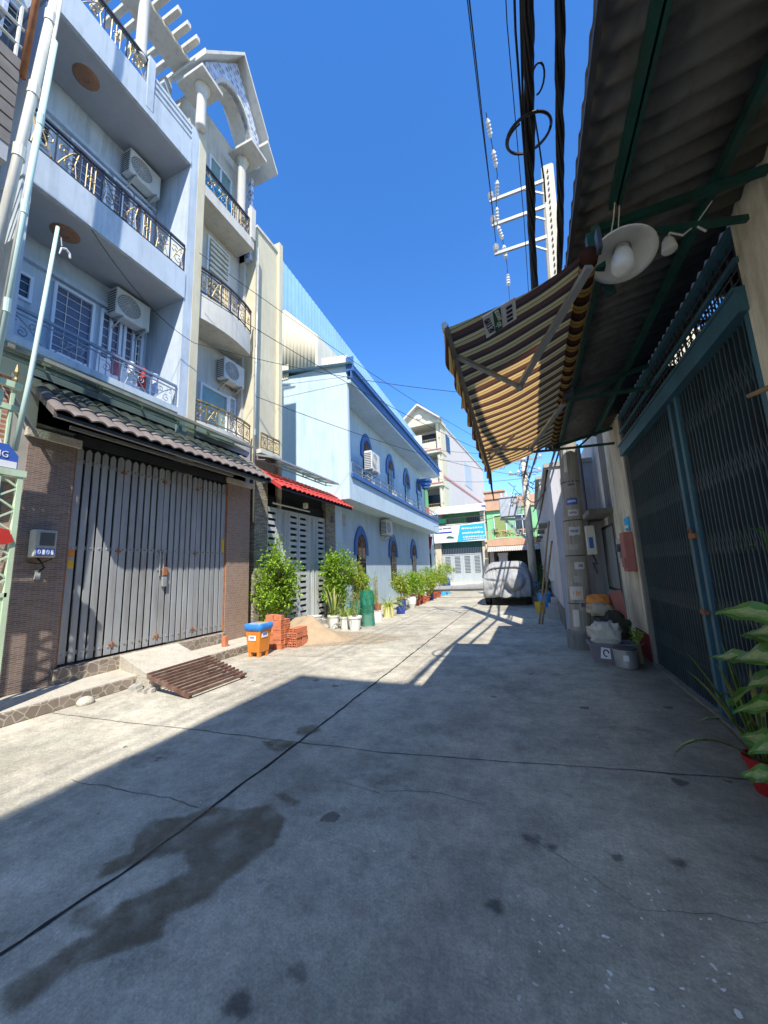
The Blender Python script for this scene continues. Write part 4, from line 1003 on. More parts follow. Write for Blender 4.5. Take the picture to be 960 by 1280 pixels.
# roof: slab with blue fascia sloping outwards
m=MB(); m.add([(-6,-.56,9.5),(1.0,-.56,8.75),(1.0,YE+.5,8.75),(-6,YE+.5,9.5)],[(0,1,2,3)]); m.prism([(-6,-.56,9.44),(.98,-.56,8.62),(.98,-.56,8.5),(-6,-.56,8.55)],(0,YE+1.04,0)); bb(m,'eave','skyblue')
m=MB(); m.box((.985,-.6,8.62),(1.04,YE+.5,9.0)); m.box((1.04,-.6,8.92),(1.14,YE+.5,9.06)); m.box((.82,-.61,8.95),(1.12,-.565,9.5)); bb(m,'fascia','trimblue')
m=MB(); sheet(m,(-6,-.75,10.0),(0,1,0),(7.1,0,-.82),YE+1.1,.14,.02,(0,0,1)); bb(m,'roof_sheet','bluesheet',smooth=True,fixn=False)
m=MB(); sheet(m,(-2.9,-.58,9.25),(1,0,0),None,1.2,.1,.02,(0,-1,0),lambda s:(0,0,.62)); bb(m,'ribbed_board','cream',smooth=True,fixn=False)
m=MB(); sheet(m,(-.2,-.58,9.25),(1,0,0),None,1.1,.1,.02,(0,-1,0),lambda s:(0,0,.5-.12*s)); bb(m,'ribbed_board','cream',smooth=True,fixn=False)
def arched(y,z0,zs,hw,name='window',hood=.12,zo=0):
    """arched window on the wall: opening centre y, from z0, spring zs, half width hw"""
    m=MB(); n=10
    pts=[(.02,y-hw,z0),(.02,y+hw,z0)]+[(.02,y+hw*math.cos(a),zs+hw*1.25*math.sin(a)) for a in [math.pi*i/n for i in range(n+1)]]
    m.prism(pts,(.03,0,0)); w=bb(m,name,'darkwood')
    m=MB(); h2=hw-.06
    pts=[(.052,y-h2,z0+.08),(.052,y-.03,z0+.08),(.052,y-.03,zs),(.052,y-h2,zs)]; m.prism(pts,(.006,0,0))
    pts=[(.052,y+.03,z0+.08),(.052,y+h2,z0+.08),(.052,y+h2,zs),(.052,y+.03,zs)]; m.prism(pts,(.006,0,0)); bb(m,'pane','glass_dark',w)
    m=MB(); h2=hw-.05
    for i in range(1,5): a=math.pi*i/5; m.bar((.07,y,zs),(.07,y+h2*math.cos(a),zs+h2*1.2*math.sin(a)),.02)
    m.tube([(.07,y+h2*.55*math.cos(a),zs+h2*.6*math.sin(a)) for a in [math.pi*i/8 for i in range(9)]],.012,4)
    for k in range(1,6): m.bar((.065,y-hw,z0+(zs-z0)*k/6),(.065,y+hw,z0+(zs-z0)*k/6),.014)
    bb(m,'fanlight_bars','wood',w)
    # hood: thick arched moulding with short ends
    m=MB(); a0=-.0; rows=[]; r0=hw+.03; r1=hw+.03+hood*2
    prof=[]
    for i in range(n*2+1):
        a=math.pi*i/(n*2); s=1.0+.18*math.sin(a)**6
        prof.append((math.cos(a),math.sin(a),s))
    inn=[(y+r0*c_,zs+r0*1.25*s_) for c_,s_,_ in prof]; ou=[(y+r1*c_*1.0,zs+r1*1.12*s_*q) for c_,s_,q in prof]
    inn=[(inn[0][0],zs-.32)]+inn+[(inn[-1][0],zs-.32)]; ou=[(ou[0][0]+.03,zs-.32)]+ou+[(ou[-1][0]-.03,zs-.32)]
    xo=.07
    m.grid([[(0,p,q) for p,q in inn],[(xo,p,q) for p,q in inn],[(xo,p,q) for p,q in ou],[(0,p,q) for p,q in ou]])
    bb(m,'hood','trimblue',w); return w
for yy in (2.15,6.35,10.4): arched(yy,.75,2.55,.42)
for yy in (3.1,6.45,9.6,12.6): arched(yy,5.2,7.0,.42)
for yy in (3.1,6.45,9.6):
    m=MB()
    for k in range(7): m.tube([(.22,yy-.36+.12*k,5.2),(.22,yy-.36+.12*k,5.75)],.012,5)
    m.tube([(.22,yy-.4,5.75),(.22,yy+.4,5.75)],.015,5); m.box((.02,yy-.4,5.16),(.26,yy+.4,5.2)); bb(m,'window_guard','cream')
m=MB(); m.lathe([(.17,0),(.15,.1),(.14,1.9),(.15,2.0)],(.55,12.5,5.1),14); bb(m,'column','pillargreen',smooth=True)
m=MB(); m.box((.25,12.2,7.3),(.85,12.8,7.55)); m.box((.32,12.27,7.1),(.78,12.73,7.3)); m.box((.15,12.1,7.55),(.95,12.9,7.72)); bb(m,'column_capital','trimblue')
m=MB(); m.box((0,.3,3.35),(.03,.7,3.75)); bb(m,'vent','greystain')
p_=RB@V((.45,2.0,5.55)); ac_unit(p_,'air conditioner standing on the pale blue house balcony rail before the first arched window',ang,size=1.35)
p_=RB@V((0,4.9,3.1)); ac_unit(p_,'air conditioner low on the pale blue house wall between two ground floor windows',ang,size=1.2)
p_=RB@V((0.3,14.1,0)); 
m=MB(); rows=[]
for a in range(7):
    z=5.55-.09*a; rows.append([RB@V((.86+.03*math.sin(j*1.2),10.9+j*.12,z)) for j in range(9)])
m.grid(rows); tag(m.build('laundry','pink',solid=.004),'pinkish cloth hung over the far end of the pale blue balcony','laundry',"clothes drying on the balcony")
# ================================================================== workshop with the blue folding gate
ws=thing('workshop_building','cream walled workshop with dark blue folding gate and brown corrugated canopy roof','building',(3,4,0))
XW=1.57
m=MB(); m.box((XW,-4.2,0),(XW+.25,3.12,4.3)); m.build('near_wall','rightwall',ws)
m=MB(); m.box((XW,6.87,0),(XW+.25,8.3,4.35)); m.build('far_wall','rightwall',ws)
m=MB(); m.box((XW-.015,6.80,0),(XW+.2,6.90,3.9)); m.build('jamb','greywall',ws)
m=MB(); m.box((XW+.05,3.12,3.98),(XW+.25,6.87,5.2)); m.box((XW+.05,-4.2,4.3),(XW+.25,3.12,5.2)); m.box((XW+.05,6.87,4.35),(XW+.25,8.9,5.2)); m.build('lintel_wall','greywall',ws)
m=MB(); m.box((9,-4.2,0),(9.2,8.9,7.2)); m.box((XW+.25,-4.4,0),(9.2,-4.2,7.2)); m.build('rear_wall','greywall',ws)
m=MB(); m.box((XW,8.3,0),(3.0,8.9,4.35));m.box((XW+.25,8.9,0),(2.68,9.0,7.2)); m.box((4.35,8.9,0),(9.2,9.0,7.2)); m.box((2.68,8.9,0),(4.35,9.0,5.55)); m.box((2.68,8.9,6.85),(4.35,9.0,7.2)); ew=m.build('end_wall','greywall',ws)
m=MB()
for k in range(14): m.box((2.68+.12*k,8.94,5.55),(2.70+.12*k,8.97,6.85))
for k in range(17): m.bar((2.68+.1*k-.3,8.955,5.55),(2.68+.1*k+.3,8.955,6.85),.014); m.bar((2.68+.1*k+.3,8.95,5.55),(2.68+.1*k-.3,8.95,6.85),.014)
m.box((2.68,8.92,6.35),(4.35,8.98,6.42)); m.build('vent_lattice','dark_iron',ew)
m=MB(); m.add([(XW,-4.4,5.2),(3,-4.4,7.1),(9.3,-4.4,7.3),(9.3,9.1,7.3),(3,9.1,7.1),(XW,9.1,5.2)],[(0,1,4,5),(1,2,3,4)]); m.build('roof','corr',ws,solid=.05)
m=MB(); m.box((XW-.004,6.90,.0),(XW+.01,7.75,.42)); m.build('red_dado','redpaint',ws)
# folding gate
fg=thing('folding_gate','dark blue steel scissor gate under a wide blue beam','gate',(XW+.05,5,0))
m=MB(); m.box((XW-.06,3.10,3.24),(XW+.06,6.86,3.40)); m.box((XW-.075,3.1,3.40),(XW+.06,6.86,3.43)); m.build('header_beam','bluegate_lt',fg)
m=MB(); m.box((XW-.02,3.12,3.86),(XW+.06,6.86,3.92)); m.box((XW-.03,3.1,3.62),(XW+.0,6.86,3.66)); m.build('transom_rail','bluegate_lt',fg)
m=MB()
for k in range(34): y=3.16+k*.11; m.box((XW+.015,y,3.43),(XW+.027,y+.012,3.86))
for z in (3.52,3.60,3.70,3.78): m.box((XW+.012,3.12,z),(XW+.018,6.86,z+.012))
m.build('transom_grille','dark_iron',fg)
m=MB(); y=3.18; ys=[]
while y<6.8:
    if not 4.52<y<4.82: ys.append(y)
    y+=.074
for y in ys:
    m.box((XW+.02,y-.008,.05),(XW+.045,y+.008,3.24)); 
m.build('upright_bars','bluegate',fg)
m=MB()
for a,b in zip(ys[:-1],ys[1:]):
    if b-a>.1: continue
    for z in (.35,.95,1.55,2.15,2.75): m.bar((XW+.03,a,z),(XW+.03,b,z+.25),.016,.012); m.bar((XW+.035,a,z+.25),(XW+.035,b,z),.016,.012)
m.build('scissor_bars','bluegate',fg)
m=MB(); m.box((XW-.005,4.53,.03),(XW+.055,4.60,3.24)); m.box((XW-.005,4.72,.03),(XW+.055,4.79,3.24)); m.box((XW-.005,3.12,.03),(XW+.05,3.17,3.24)); m.build('stile','bluegate_lt',fg)
m=MB(); m.box((XW+.05,3.15,.03),(XW+.056,6.82,3.24)); m.build('backing_sheet','gate_dark',fg)
m=MB(); m.box((XW-.03,4.58,1.75),(XW+.0,4.74,1.80)); m.tube([(XW-.03,4.62,1.82),(XW-.05,4.66,1.86),(XW-.03,4.70,1.82)],.008); m.box((XW-.05,4.6,1.0),(XW-.01,4.7,1.04)); m.build('hasp','rust',fg)
m=MB(); m.box((XW-.03,3.1,.0),(XW+.1,6.86,.035)); m.build('floor_track','greywall',fg)
# corrugated canopy roof
cr=thing('corrugated_canopy','dark brown corrugated sheet canopy on green steel brackets over the lane','canopy',(1,2,3.8))
m=MB(); sheet(m,(.45,-4.0,3.80),(0,1,0),(1.14,0,.20),11.7,.135,.019,(0,0,1)); m.build('sheet','corr',cr,smooth=True,fixn=False,solid=.004)
m=MB()
def beam(a,b,w=.05,h=.07): m.bar(a,b,w,h)
beam((.69,-4,3.80),(.69,2.45,3.80),.035,.06); beam((.73,-4,3.80),(.73,2.45,3.80),.02,.06); beam((.72,2.9,3.82),(.72,7.6,3.82),.03,.05); m.build('front_purlin','darkgreen',cr)
m=MB(); beam((1.30,-4,3.90),(1.32,7.6,3.90),.05,.06); m.build('rear_purlin','darkgreen',cr)
m=MB(); beam((.58,2.52,3.72),(1.56,2.66,3.88),.04,.05); beam((.72,2.60,3.70),(1.5,2.80,3.70),.03,.04); beam((.6,2.5,3.74),(.66,2.62,3.3),.05,.05); m.build('bracket','darkgreen',cr)
for y in (5.1,7.35):
    m=MB(); beam((.5,y+.1,3.72),(1.56,y,3.90),.04,.05); beam((.56,y+.08,3.68),(1.56,y,3.62),.035,.04); beam((1.0,y+.05,3.66),(1.25,y+.02,3.85),.025,.03); m.build('bracket','darkgreen',cr)
for y in (-.6,): 
    m=MB(); beam((.5,y,3.75),(1.56,y,4.05),.04,.05); beam((.56,y,3.7),(1.56,y,3.5),.035,.04); m.build('bracket','darkgreen',cr)
m=MB(); beam((.47,-4,3.77),(.47,7.6,3.77),.03,.03); m.build('edge_angle','dark_iron',cr)
m=MB(); m.tube([(.70,2.38,3.80),(.69,2.46,3.70),(.66,2.5,3.58),(.64,2.52,3.5)],.004); m.tube([(.73,2.42,3.80),(.72,2.5,3.66),(.70,2.53,3.56)],.004); m.tube([(.55,2.47,3.62),(.62,2.5,3.56),(.72,2.55,3.58)],.004); m.build('loose_wires','poleconc_lt',cr)
# round lamp under the canopy
t=thing('enamel_lamp','round white enamel lamp shade with big frosted bulb under the canopy corner','lamp',(.68,2.36,3.35))
mt_=Matrix.Translation(V((.68,2.36,3.38)))@Matrix.Rotation(R(-16),4,'X')@Matrix.Rotation(R(8),4,'Y')
m=MB(); m.lathe([(.035,.05),(.06,.045),(.10,.02),(.155,-.01),(.178,-.025),(.175,-.033),(.15,-.02),(.10,.008),(.05,.03)],(0,0,0),32,cap=False); m.xf(mt_); m.build('shade','lampwhite',t,smooth=True,fixn=False)
m=MB(); m.lathe([(.035,.0),(.045,-.03),(.058,-.08),(.060,-.15),(.05,-.175),(.02,-.18)],(0,0,.03),20); m.xf(mt_); m.build('bulb','bulb',t,smooth=True)
m=MB(); m.lathe([(.04,.0),(.045,.06),(.03,.13)],(0,0,.03),14); m.xf(mt_); m.build('socket','lampwhite',t,smooth=True)
m=MB(); m.box((.52,2.40,3.36),(.60,2.46,3.62)); m.bar((.56,2.43,3.5),(.68,2.38,3.5),.025); m.build('arm','darkgreen',t)
t=thing('hanging_bulb_holder','small white bulb holder on a white wire hung from the green beam','bulb holder',(1.03,2.66,3.7))
m=MB(); m.lathe([(.02,.06),(.035,.03),(.045,-.03),(.04,-.04)],(1.03,2.68,3.58),12); m.build('holder','white',t,smooth=True)
m=MB(); m.tube([(1.03,2.68,3.62),(1.05,2.69,3.68),(1.12,2.7,3.64),(1.2,2.72,3.70),(1.24,2.7,3.62)],.007); m.tube([(1.2,2.72,3.7),(1.3,2.7,3.82)],.004); m.build('wire','white',t)
m=MB(); m.tube([(1.30,2.76,2.50),(1.42,2.72,2.53),(1.6,2.66,2.58)],[.012,.02,.022],8); tag(m.build('bamboo_rod','wood',smooth=True),'end of a brown wooden rod sticking out at the right edge','rod')
# ================================================================== striped awning
aw=thing('striped_awning','brown and cream striped retractable awning with scalloped valance and folding arms','awning',(0,4,3.0))
YA,YB=2.06,5.78
def front(y): t=(y-YA)/(YB-YA); return V((-.355-.115*t,y,3.0))
def roll(y): t=(y-YA)/(YB-YA); return V((.44+.0*t,y+(.1 if t<.5 else -.1)*abs(1-2*t),3.28-.0*t))
rows=[]; NY=60
for i in range(NY+1):
    y=YA+(YB-YA)*i/NY; a=roll(y); b=front(y); row=[]
    for k in range(11):
        s=k/10; p=a.lerp(b,s); p.z-=.035*math.sin(math.pi*s)*(1+.3*math.sin(y*4)); p.z+=.004*math.sin(s*9+y*7); row.append(p)
    rows.append(row)
m=MB(); m.grid(rows); m.build('cloth','awncloth',aw,smooth=True,fixn=False)
rows=[[],[],[],[]]
for i in range(121):
    y=YA+(YB-YA)*i/120; f=front(y); sc_=abs(math.sin(math.pi*i/14))**.6
    for k in range(4):
        rows[k].append(f+V((-.012-.018*math.sin(i*.55)*k/3-.01*k/3*noise.noise(V((y*5,0,0))),0,-(.15+.05*sc_)*k/3)))
m=MB(); m.grid(rows); m.build('valance','awncloth',aw,smooth=True,fixn=False)
m=MB(); m.tube([front(YA)+V((0,-.03,0)),front(YB)+V((0,.03,0))],.022,8); m.build('front_bar','alu',aw)
m=MB(); m.tube([roll(YA)+V((.03,0,.0)),roll((YA+YB)/2)+V((.03,0,.0)),roll(YB)+V((.03,0,0))],.05,12); o=m.build('roller','awncloth',aw,smooth=True)
m=MB(); m.box((.495,2.06,3.22),(.515,2.12,3.34)); m.box((.44,5.7,3.18),(.54,5.8,3.4)); m.box((.45,3.85,3.2),(.54,3.97,3.5)); m.build('wall_bracket','dark_iron',o)
for (a,e,f) in (((.46,2.16,3.20),(.04,3.10,3.02),(-.34,2.35,2.97)),((.46,4.0,3.17),(.12,4.86,3.0),(-.42,4.55,2.97))):
    m=MB(); m.bar(a,e,.045,.03); o=m.build('folding_arm','alu',aw); m=MB(); m.bar(e,f,.03,.025); m.build('forearm','steel',aw); m=MB(); m.lathe([(.03,-.03),(.03,.03)],e,10); m.build('elbow','alu',o)
m=MB(); m.bar((.46,5.6,3.15),(.14,4.95,2.98),.03); m.bar((-.05,4.3,3.02),(-.40,5.0,2.97),.022); m.build('brace','steel',aw)
m=MB(); m.tube([front(YB)+V((0,.02,0)),front(YB)+V((0,.06,-.25)),front(YB)+V((.02,.05,-.45))],[.02,.015,.006]); m.build('hanging_cord','dark_iron',aw)
cd=thing('advert_card','white and green printed card fixed under the near edge of the striped awning','card',(-.04,2.17,2.99))
# card lies below the cloth; near edge parallel to the lane
m=MB(); m.add([(-.135,2.075,3.012),(.055,2.045,3.06),(.055,2.245,3.06),(-.135,2.295,3.012),(-.135,2.075,3.016),(.055,2.045,3.064),(.055,2.245,3.064),(-.135,2.295,3.016)],[(0,3,2,1),(4,5,6,7),(0,1,5,4),(1,2,6,5),(2,3,7,6),(3,0,4,7)]); o=m.build('card','signwhite',cd)
m=MB(); m.add([(-.075,2.07,3.024),(-.03,2.063,3.036),(-.03,2.262,3.036),(-.075,2.275,3.024)],[(0,1,2,3)]); m.build('green_block','signgreen',cd)
up=V((-.19,.03,-.048)).normalized(); rt=V((0,1,0)); rt=(rt-up*rt.dot(up)).normalized()
text_mesh('0917.50',.055,frame_mtx((-.102,2.18,3.018),rt,up),'ink','phone_number',o,sx=.85)
text_mesh('KHOAN',.034,frame_mtx((-.045,2.12,3.029),rt,up),'signwhite','lettering',o,sx=.8)
text_mesh('CẮT',.034,frame_mtx((-.045,2.21,3.029),rt,up),'signwhite','lettering',o,sx=.8)
m=MB()
for k in range(4): m.add([(.0,2.09+k*.04,3.043),(.035,2.085+k*.04,3.052),(.035,2.11+k*.04,3.052),(.0,2.115+k*.04,3.043)],[(0,1,2,3)])
m.build('small_print','ink',o)
# ================================================================== walls beyond the workshop
wh=thing('white_cottage','dirty white house with small slab over a shuttered grey window','house',(2.5,9,0))
m=MB(); m.box((XW+.02,8.3,0),(3.0,8.88,4.6)); m.box((XW+.02,9.02,0),(4.5,11.8,4.6)); m.build('wall','whitewall',wh)
m=MB(); m.box((1.15,8.25,2.50),(XW+.02,11.2,2.60)); m.build('canopy_slab','greywall',wh)
m=MB(); panel_frame(m,XW+.02,8.45,9.7,.95,2.32,.06,-.03); w=m.build('window','gate_dark',wh)
for k in range(3):
    m=MB(); a=8.51+k*.38; m.box((XW-.01,a,1.01),(XW+.02,a+.36,2.26)); m.build('shutter','teal' if 0 else 'steel_shutter' if 'steel_shutter' in M else 'shuttergrey',w)
m=MB(); m.box((XW-.1,10.4,0),(XW+.02,11.6,2.1)); m.build('buttress','greywall',wh)
def wallbox(name,label,cat,a,b,mt,extra=None):
    t=thing(name,label,cat,((a[0]+b[0])/2,(a[1]+b[1])/2,a[2])); m=MB(); m.box(a,b,.01); m.build('box',mt,t); return t
t=wallbox('meter_box','faded red metal meter box on the cream wall beside the blue gate','meter box',(XW-.14,7.06,1.38),(XW-.001,7.32,2.02),'pink')
m=MB(); m.box((XW-.16,7.08,1.45),(XW-.141,7.3,1.6)); m.build('latch_plate','pink',t)
t=wallbox('meter_box','grey electricity meter left of the faded red box on the cream wall','meter box',(XW-.13,7.42,1.52),(XW-.001,7.70,1.95),'meter')
m=MB(); m.box((XW-.135,7.36,1.6),(XW-.13,7.5,1.85)); m.lathe([(.07,0),(.07,-.03)],(XW-.13,7.56,1.78),14,'x'); m.build('dial_window','glass_meter',t)
t=wallbox('house_number_plate','small bright blue plate above the faded red meter box','plate',(XW-.03,7.12,2.06),(XW-.001,7.38,2.28),'signsky')
m=MB(); m.box((XW-.034,7.15,2.10),(XW-.031,7.35,2.14)); m.build('white_line','signwhite',t)
t=wallbox('junction_box','yellow cream junction box behind the notice covered pole','junction box',(1.18,9.25,1.72),(1.36,9.4,2.36),'pvc')
m=MB(); m.box((1.22,9.244,1.86),(1.30,9.249,2.1)); m.build('sticker','signblue',t)
m=MB(); m.tube([(1.27,9.33,1.72),(1.33,9.3,1.5),(1.26,9.32,1.55),(1.31,9.3,1.3)],.02); m.tube([(1.27,9.33,2.36),(1.27,9.33,4.2)],.02); m.build('cable','dark_iron',t)
m=MB(); m.box((1.10,9.4,0),(1.27,9.75,4.3)); tag(m.build('grey_column','greywall'),'rough grey rendered column right behind the notice covered pole','column')
lw=thing('long_lilac_house','long low lilac white house along the lane with barred windows','house',(2,18,0))
m=MB(); m.box((.62,9.9,0),(3.0,17.5,3.95)); m.build('near_wall','lilacwall',lw)
m=MB(); m.box((.64,17.5,0),(3.4,27,5.3)); m.build('far_wall','lilacwall',lw)
m=MB(); m.box((.50,9.85,3.95),(3.1,17.6,4.06)); m.box((.5,17.4,5.3),(3.5,27.1,5.42)); m.build('roof_edge','greystain',lw)
m=MB(); m.box((.6,9.9,0),(.619,17.5,.5)); m.build('dado','greywall',lw)
for y in (13.6,16.0,19.4,22.2):
    m=MB(); panel_frame(m,.62,y,y+1.25,1.0,2.75,.06,-.06); w=m.build('window','white',lw)
    m=MB(); m.box((.605,y+.06,1.06),(.618,y+1.19,2.69)); m.build('pane','glass_dark',w)
    m=MB()
    for k in range(1,8): m.box((.54,y+.155*k,1.0),(.556,y+.155*k+.018,2.75))
    for z in (1.3,1.9,2.5): m.box((.54,y,z),(.556,y+1.25,z+.02))
    m.build('bars','white',w)
    m=MB(); m.box((.35,y-.1,2.86),(.62,y+1.35,2.93)); m.build('hood','greywall',w)
m=MB(); m.box((.28,11.8,0),(.6,13.0,.18)); m.box((.36,12.0,.18),(.6,12.9,.36)); m.box((.44,12.2,.36),(.6,12.8,.54)); tag(m.build('door_steps','greystain'),'three small grey concrete steps against the lilac wall','steps')
# back building lit behind the workshop vent
bk=thing('rear_house','tall cream house behind the workshop seen through its lattice vent','house',(5,15,0))
m=MB(); m.box((2.9,12.2,0),(8.5,20,8)); m.build('wall','yellow',bk)
# tall building behind the viewer on the right: its roof line shades the lane
tb_=thing('tall_corner_building','tall cream building standing behind the viewer on the right','building',(5,-12,0))
m=MB(); m.box((1.62,-20,0),(9,-4.75,13.7)); m.build('wall','cream_white',tb_)
for fl in range(4):
    for k in range(5):
        y=-18.5+k*2.9; window(tb_,'x',1.62,y,y+1.4,1+fl*3.2,2.6+fl*3.2,-.05,grille=False)
# ================================================================== poles and wires
pole=thing('concrete_pole','tall concrete power pole plastered with notices, beside the white wall','utility pole',(.72,7.95,0))
def P_(z): t=z/10.3; return V((.72+.43*t,7.95,z))
def sect(z):
    r=.185-.06*(z/10.3); c=P_(z); sq=min(1,max(0,(z-4.5)/1.5))
    out=[]
    for k in range(16):
        a=2*math.pi*(k+.5)/16; q=max(abs(math.cos(a)),abs(math.sin(a))); f=1*(1-sq)+sq*min(1/q,1.22)
        out.append(c+V((math.cos(a)*r*f,math.sin(a)*r*f,0)))
    return out
m=MB(); rows=[sect(z) for z in (.0,.3,.31,1,2,3,4,5,6,7,8,9,10,10.3)]
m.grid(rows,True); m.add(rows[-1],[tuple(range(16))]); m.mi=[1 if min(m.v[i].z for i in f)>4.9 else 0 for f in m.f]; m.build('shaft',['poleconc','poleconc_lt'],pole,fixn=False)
m=MB(); m.lathe([(.24,0),(.235,.28),(.2,.32)],(.72,7.95,0),20); m.build('base_collar','greywall',pole)
m=MB()
for k in range(30):
    z=5.6+k*.155; c=P_(z); r=.185-.06*z/10.3
    m.box((c.x-.012,c.y-r-.03,z),(c.x+.012,c.y-r+.02,z+.05))
m.build('step_holes','gate_dark',pole)
def curved(z0,z1,a0,a1,off,jag=0):
    m=MB(); rows=[]
    for i in range(5):
        z=z0+(z1-z0)*i/4; c=P_(z); r=.185-.06*z/10.3+off
        row=[]
        for k in range(9):
            a=a0+(a1-a0)*k/8; zz=z+(jag*noise.noise(V((k*.9,i*1.3,z0*9))) if jag else 0); row.append((c.x+math.sin(a)*r,c.y-math.cos(a)*r,zz))
        rows.append(row)
    return m.grid(rows)
def sticker(z,dx,w,h,bg,ink,rows_=1):
    a0=(dx-w/2)/.17; a1=(dx+w/2)/.17
    o=curved(z-h/2,z+h/2,a0,a1,.004,.02).build('notice',bg,pole,fixn=False)
    if ink:
        mm=MB(); n=6
        for rr in range(rows_):
            for i in range(n):
                if rng.random()<.15: continue
                ac=a0+(a1-a0)*(.14+.72*i/n); q=curved(z-h*.22*rng.uniform(.5,1),z+h*.22*rng.uniform(.5,1),ac,ac+(a1-a0)*.07,.007); mm.add(q.v,q.f)
        mm.build('print',ink,o,fixn=False)
for (z,dx,w,h,bg,ink) in ((3.05,0.0,.17,.14,'greystain','ink'),(2.72,-.01,.20,.13,'signblue','signwhite'),(2.50,.0,.18,.12,'paper','inkblue'),(2.15,.0,.19,.16,'paper','inkblue'),(1.85,-.04,.16,.1,'greystain',None),(1.50,.04,.17,.13,'paper','inkblue'),(1.0,-.05,.22,.24,'paper','orangebag'),(.78,.06,.14,.18,'greystain','ink'),(.55,-.08,.1,.3,'paper',None),(1.25,.0,.14,.12,'greystain',None),(3.55,-.08,.06,.5,'paper',None)):
    sticker(z,dx,w,h,bg,ink,1)
for z in (3.1,2.35,1.68,.8):
    c=P_(z); m=MB(); r=.19-.06*z/10.3
    sct=[p+(p-c)*.04 for p in [V((q.x,q.y,z)) for q in sect(z)]]
    m.grid([sct,[p+V((0,0,.02)) for p in sct]],True); m.build('strap','dark_iron',pole,fixn=False)
for i,z in enumerate((9.95,9.3,8.55)):
    m=MB(); c=P_(z); m.box((-.12,7.83,z-.035),(c.x,7.88,z+.035)); o=m.build('crossarm','galv',pole)
    m=MB(); m.bar((c.x-.5,7.86,z-.02),(c.x,7.86,z-.42),.035); m.build('brace','galv',o)
    m=MB()
    for x in (-.08,): 
        for q in range(3): m.lathe([(.025,0),(.065,.02),(.03,.06)],(x,7.85,z+.05+.06*q),10)
    m.build('insulator','ceramic',o)
# strings of insulators hanging along the left end
t=thing('insulator_string','chain of white porcelain strain insulators in the power lines left of the pole','insulators',(-.05,7.2,8.5))
m=MB(); pts=[V((.0,6.35,10.35)),V((.05,6.75,10.1)),V((.10,7.15,9.8)),V((.02,7.5,9.45)),V((.0,7.7,9.1)),V((.08,7.9,8.9)),V((.12,8.1,8.4)),V((.1,8.2,7.7)),V((.08,8.3,7.1)),V((.06,8.4,6.6))]
m.tube(pts,.008); m.build('link_wire','dark_iron',t)
for p,q in zip(pts[:-1],pts[1:]):
    mm=MB(); c=(p+q)/2; d=(q-p).normalized()
    mm.tube([c-d*.15]+[c+d*(k*.03-.12) for k in range(9)]+[c+d*.15],[.012]+[.05 if k%2 else .03 for k in range(9)]+[.012],10); mm.build('insulator','ceramic',t)
GW='overhead power lines running along the lane'
def wire(label,pts,r,sag=0,n=14,name='overhead_cable',cat='cable',strands=1,group=GW,seed=0):
    pts=[V(p) for p in pts]; path=[]
    for a,b in zip(pts[:-1],pts[1:]):
        for i in range(n): t=i/n; p=a.lerp(b,t); p.z-=sag*4*t*(1-t); path.append(p)
    path.append(pts[-1]); m=MB()
    if strands==1: m.tube(path,r,6)
    else:
        for s in range(strands):
            a0=2*math.pi*s/strands+seed; rr=r*(1.0 if s else 0)
            m.tube([p+V((math.cos(a0+i*.35)*rr*(1+.35*noise.noise(V((i*.4,s,seed)))),0,math.sin(a0+i*.35)*rr)) for i,p in enumerate(path)],r*(.55 if s else .8),5)
    return tag(m.build(name,'cable',smooth=True,fixn=False),label,cat,group)
wire('leftmost of the three thin high power lines, running to the top crossarm',[(-.16,-12,9.9),(-.10,6.3,10.35),(-.08,7.85,10.2)],.009)
wire('middle of the three thin high power lines',[(-.09,-12,9.75),(-.07,7.85,9.6)],.009)
wire('rightmost of the three thin high power lines',[(-.03,-12,9.5),(-.07,7.85,8.85)],.009)
wire('thickest black cable bundle hanging over the middle of the lane',[(.33,-10,5.45),(.34,2.3,5.42),(.36,4.2,5.36),(.55,8.1,5.3),(.1,20,6.2)],.029,strands=7,n=22)
wire('second thick twisted cable bundle, nearest the corrugated canopy',[(.50,-10,5.3),(.54,2.3,5.35),(.66,4.2,5.3),(.86,8.0,5.2),(.3,20,6.0)],.025,strands=6,n=22,seed=2)
wire('thin slack cable just left of the thickest bundle',[(.25,-10,5.55),(.26,2.4,5.46),(.32,3.8,5.2),(.5,8,5.4)],.009,n=12)
wire('thinner cable running beside the thickest bundle below the slack coil',[(.29,-10,5.5),(.30,3.0,5.45),(.45,8,5.25)],.010,n=12)
wire('hair thin wire hanging left of the cable bundles',[(.20,-10,5.6),(.21,2.4,5.58),(.30,4.2,5.6),(.4,8,5.2)],.004,n=10)
m=MB(); m.tube([V((.34+.19*math.cos(a),3.12,5.43))+V((0,.23*math.sin(a),.09*math.sin(a))) for a in [2*math.pi*i/28 for i in range(29)]],.013,6); m.tube([V((.34+.18*math.cos(a),3.13,5.42))+V((0,.21*math.sin(a),.08*math.sin(a))) for a in [2*math.pi*i/28 for i in range(20)]],.009,6)
tag(m.build('cable_coil','cable',smooth=True,fixn=False),'round coil of spare cable tied to the thick bundle','cable coil')
m=MB(); m.tube([V((.41+.05*math.sin(a),2.72+.14*math.cos(a),5.4+.05*math.cos(a))) for a in [2*math.pi*i/16 for i in range(14)]],.008); m.tube([(.38,2.9,5.35),(.42,3.15,5.28),(.45,3.35,5.15),(.46,3.5,5.05)],.007)
tag(m.build('cable_loop','cable',smooth=True,fixn=False),'small loose loop of cable above the round coil','cable loop')
GC='service wires crossing from the houses to the poles'
wire('service wire from the blue balcony ceiling across to the pole, upper one',[(-6.45,3.3,7.5),(-6.3,5.3,6.55),(.85,8.0,4.9)],.006,sag=.25,group=GC)
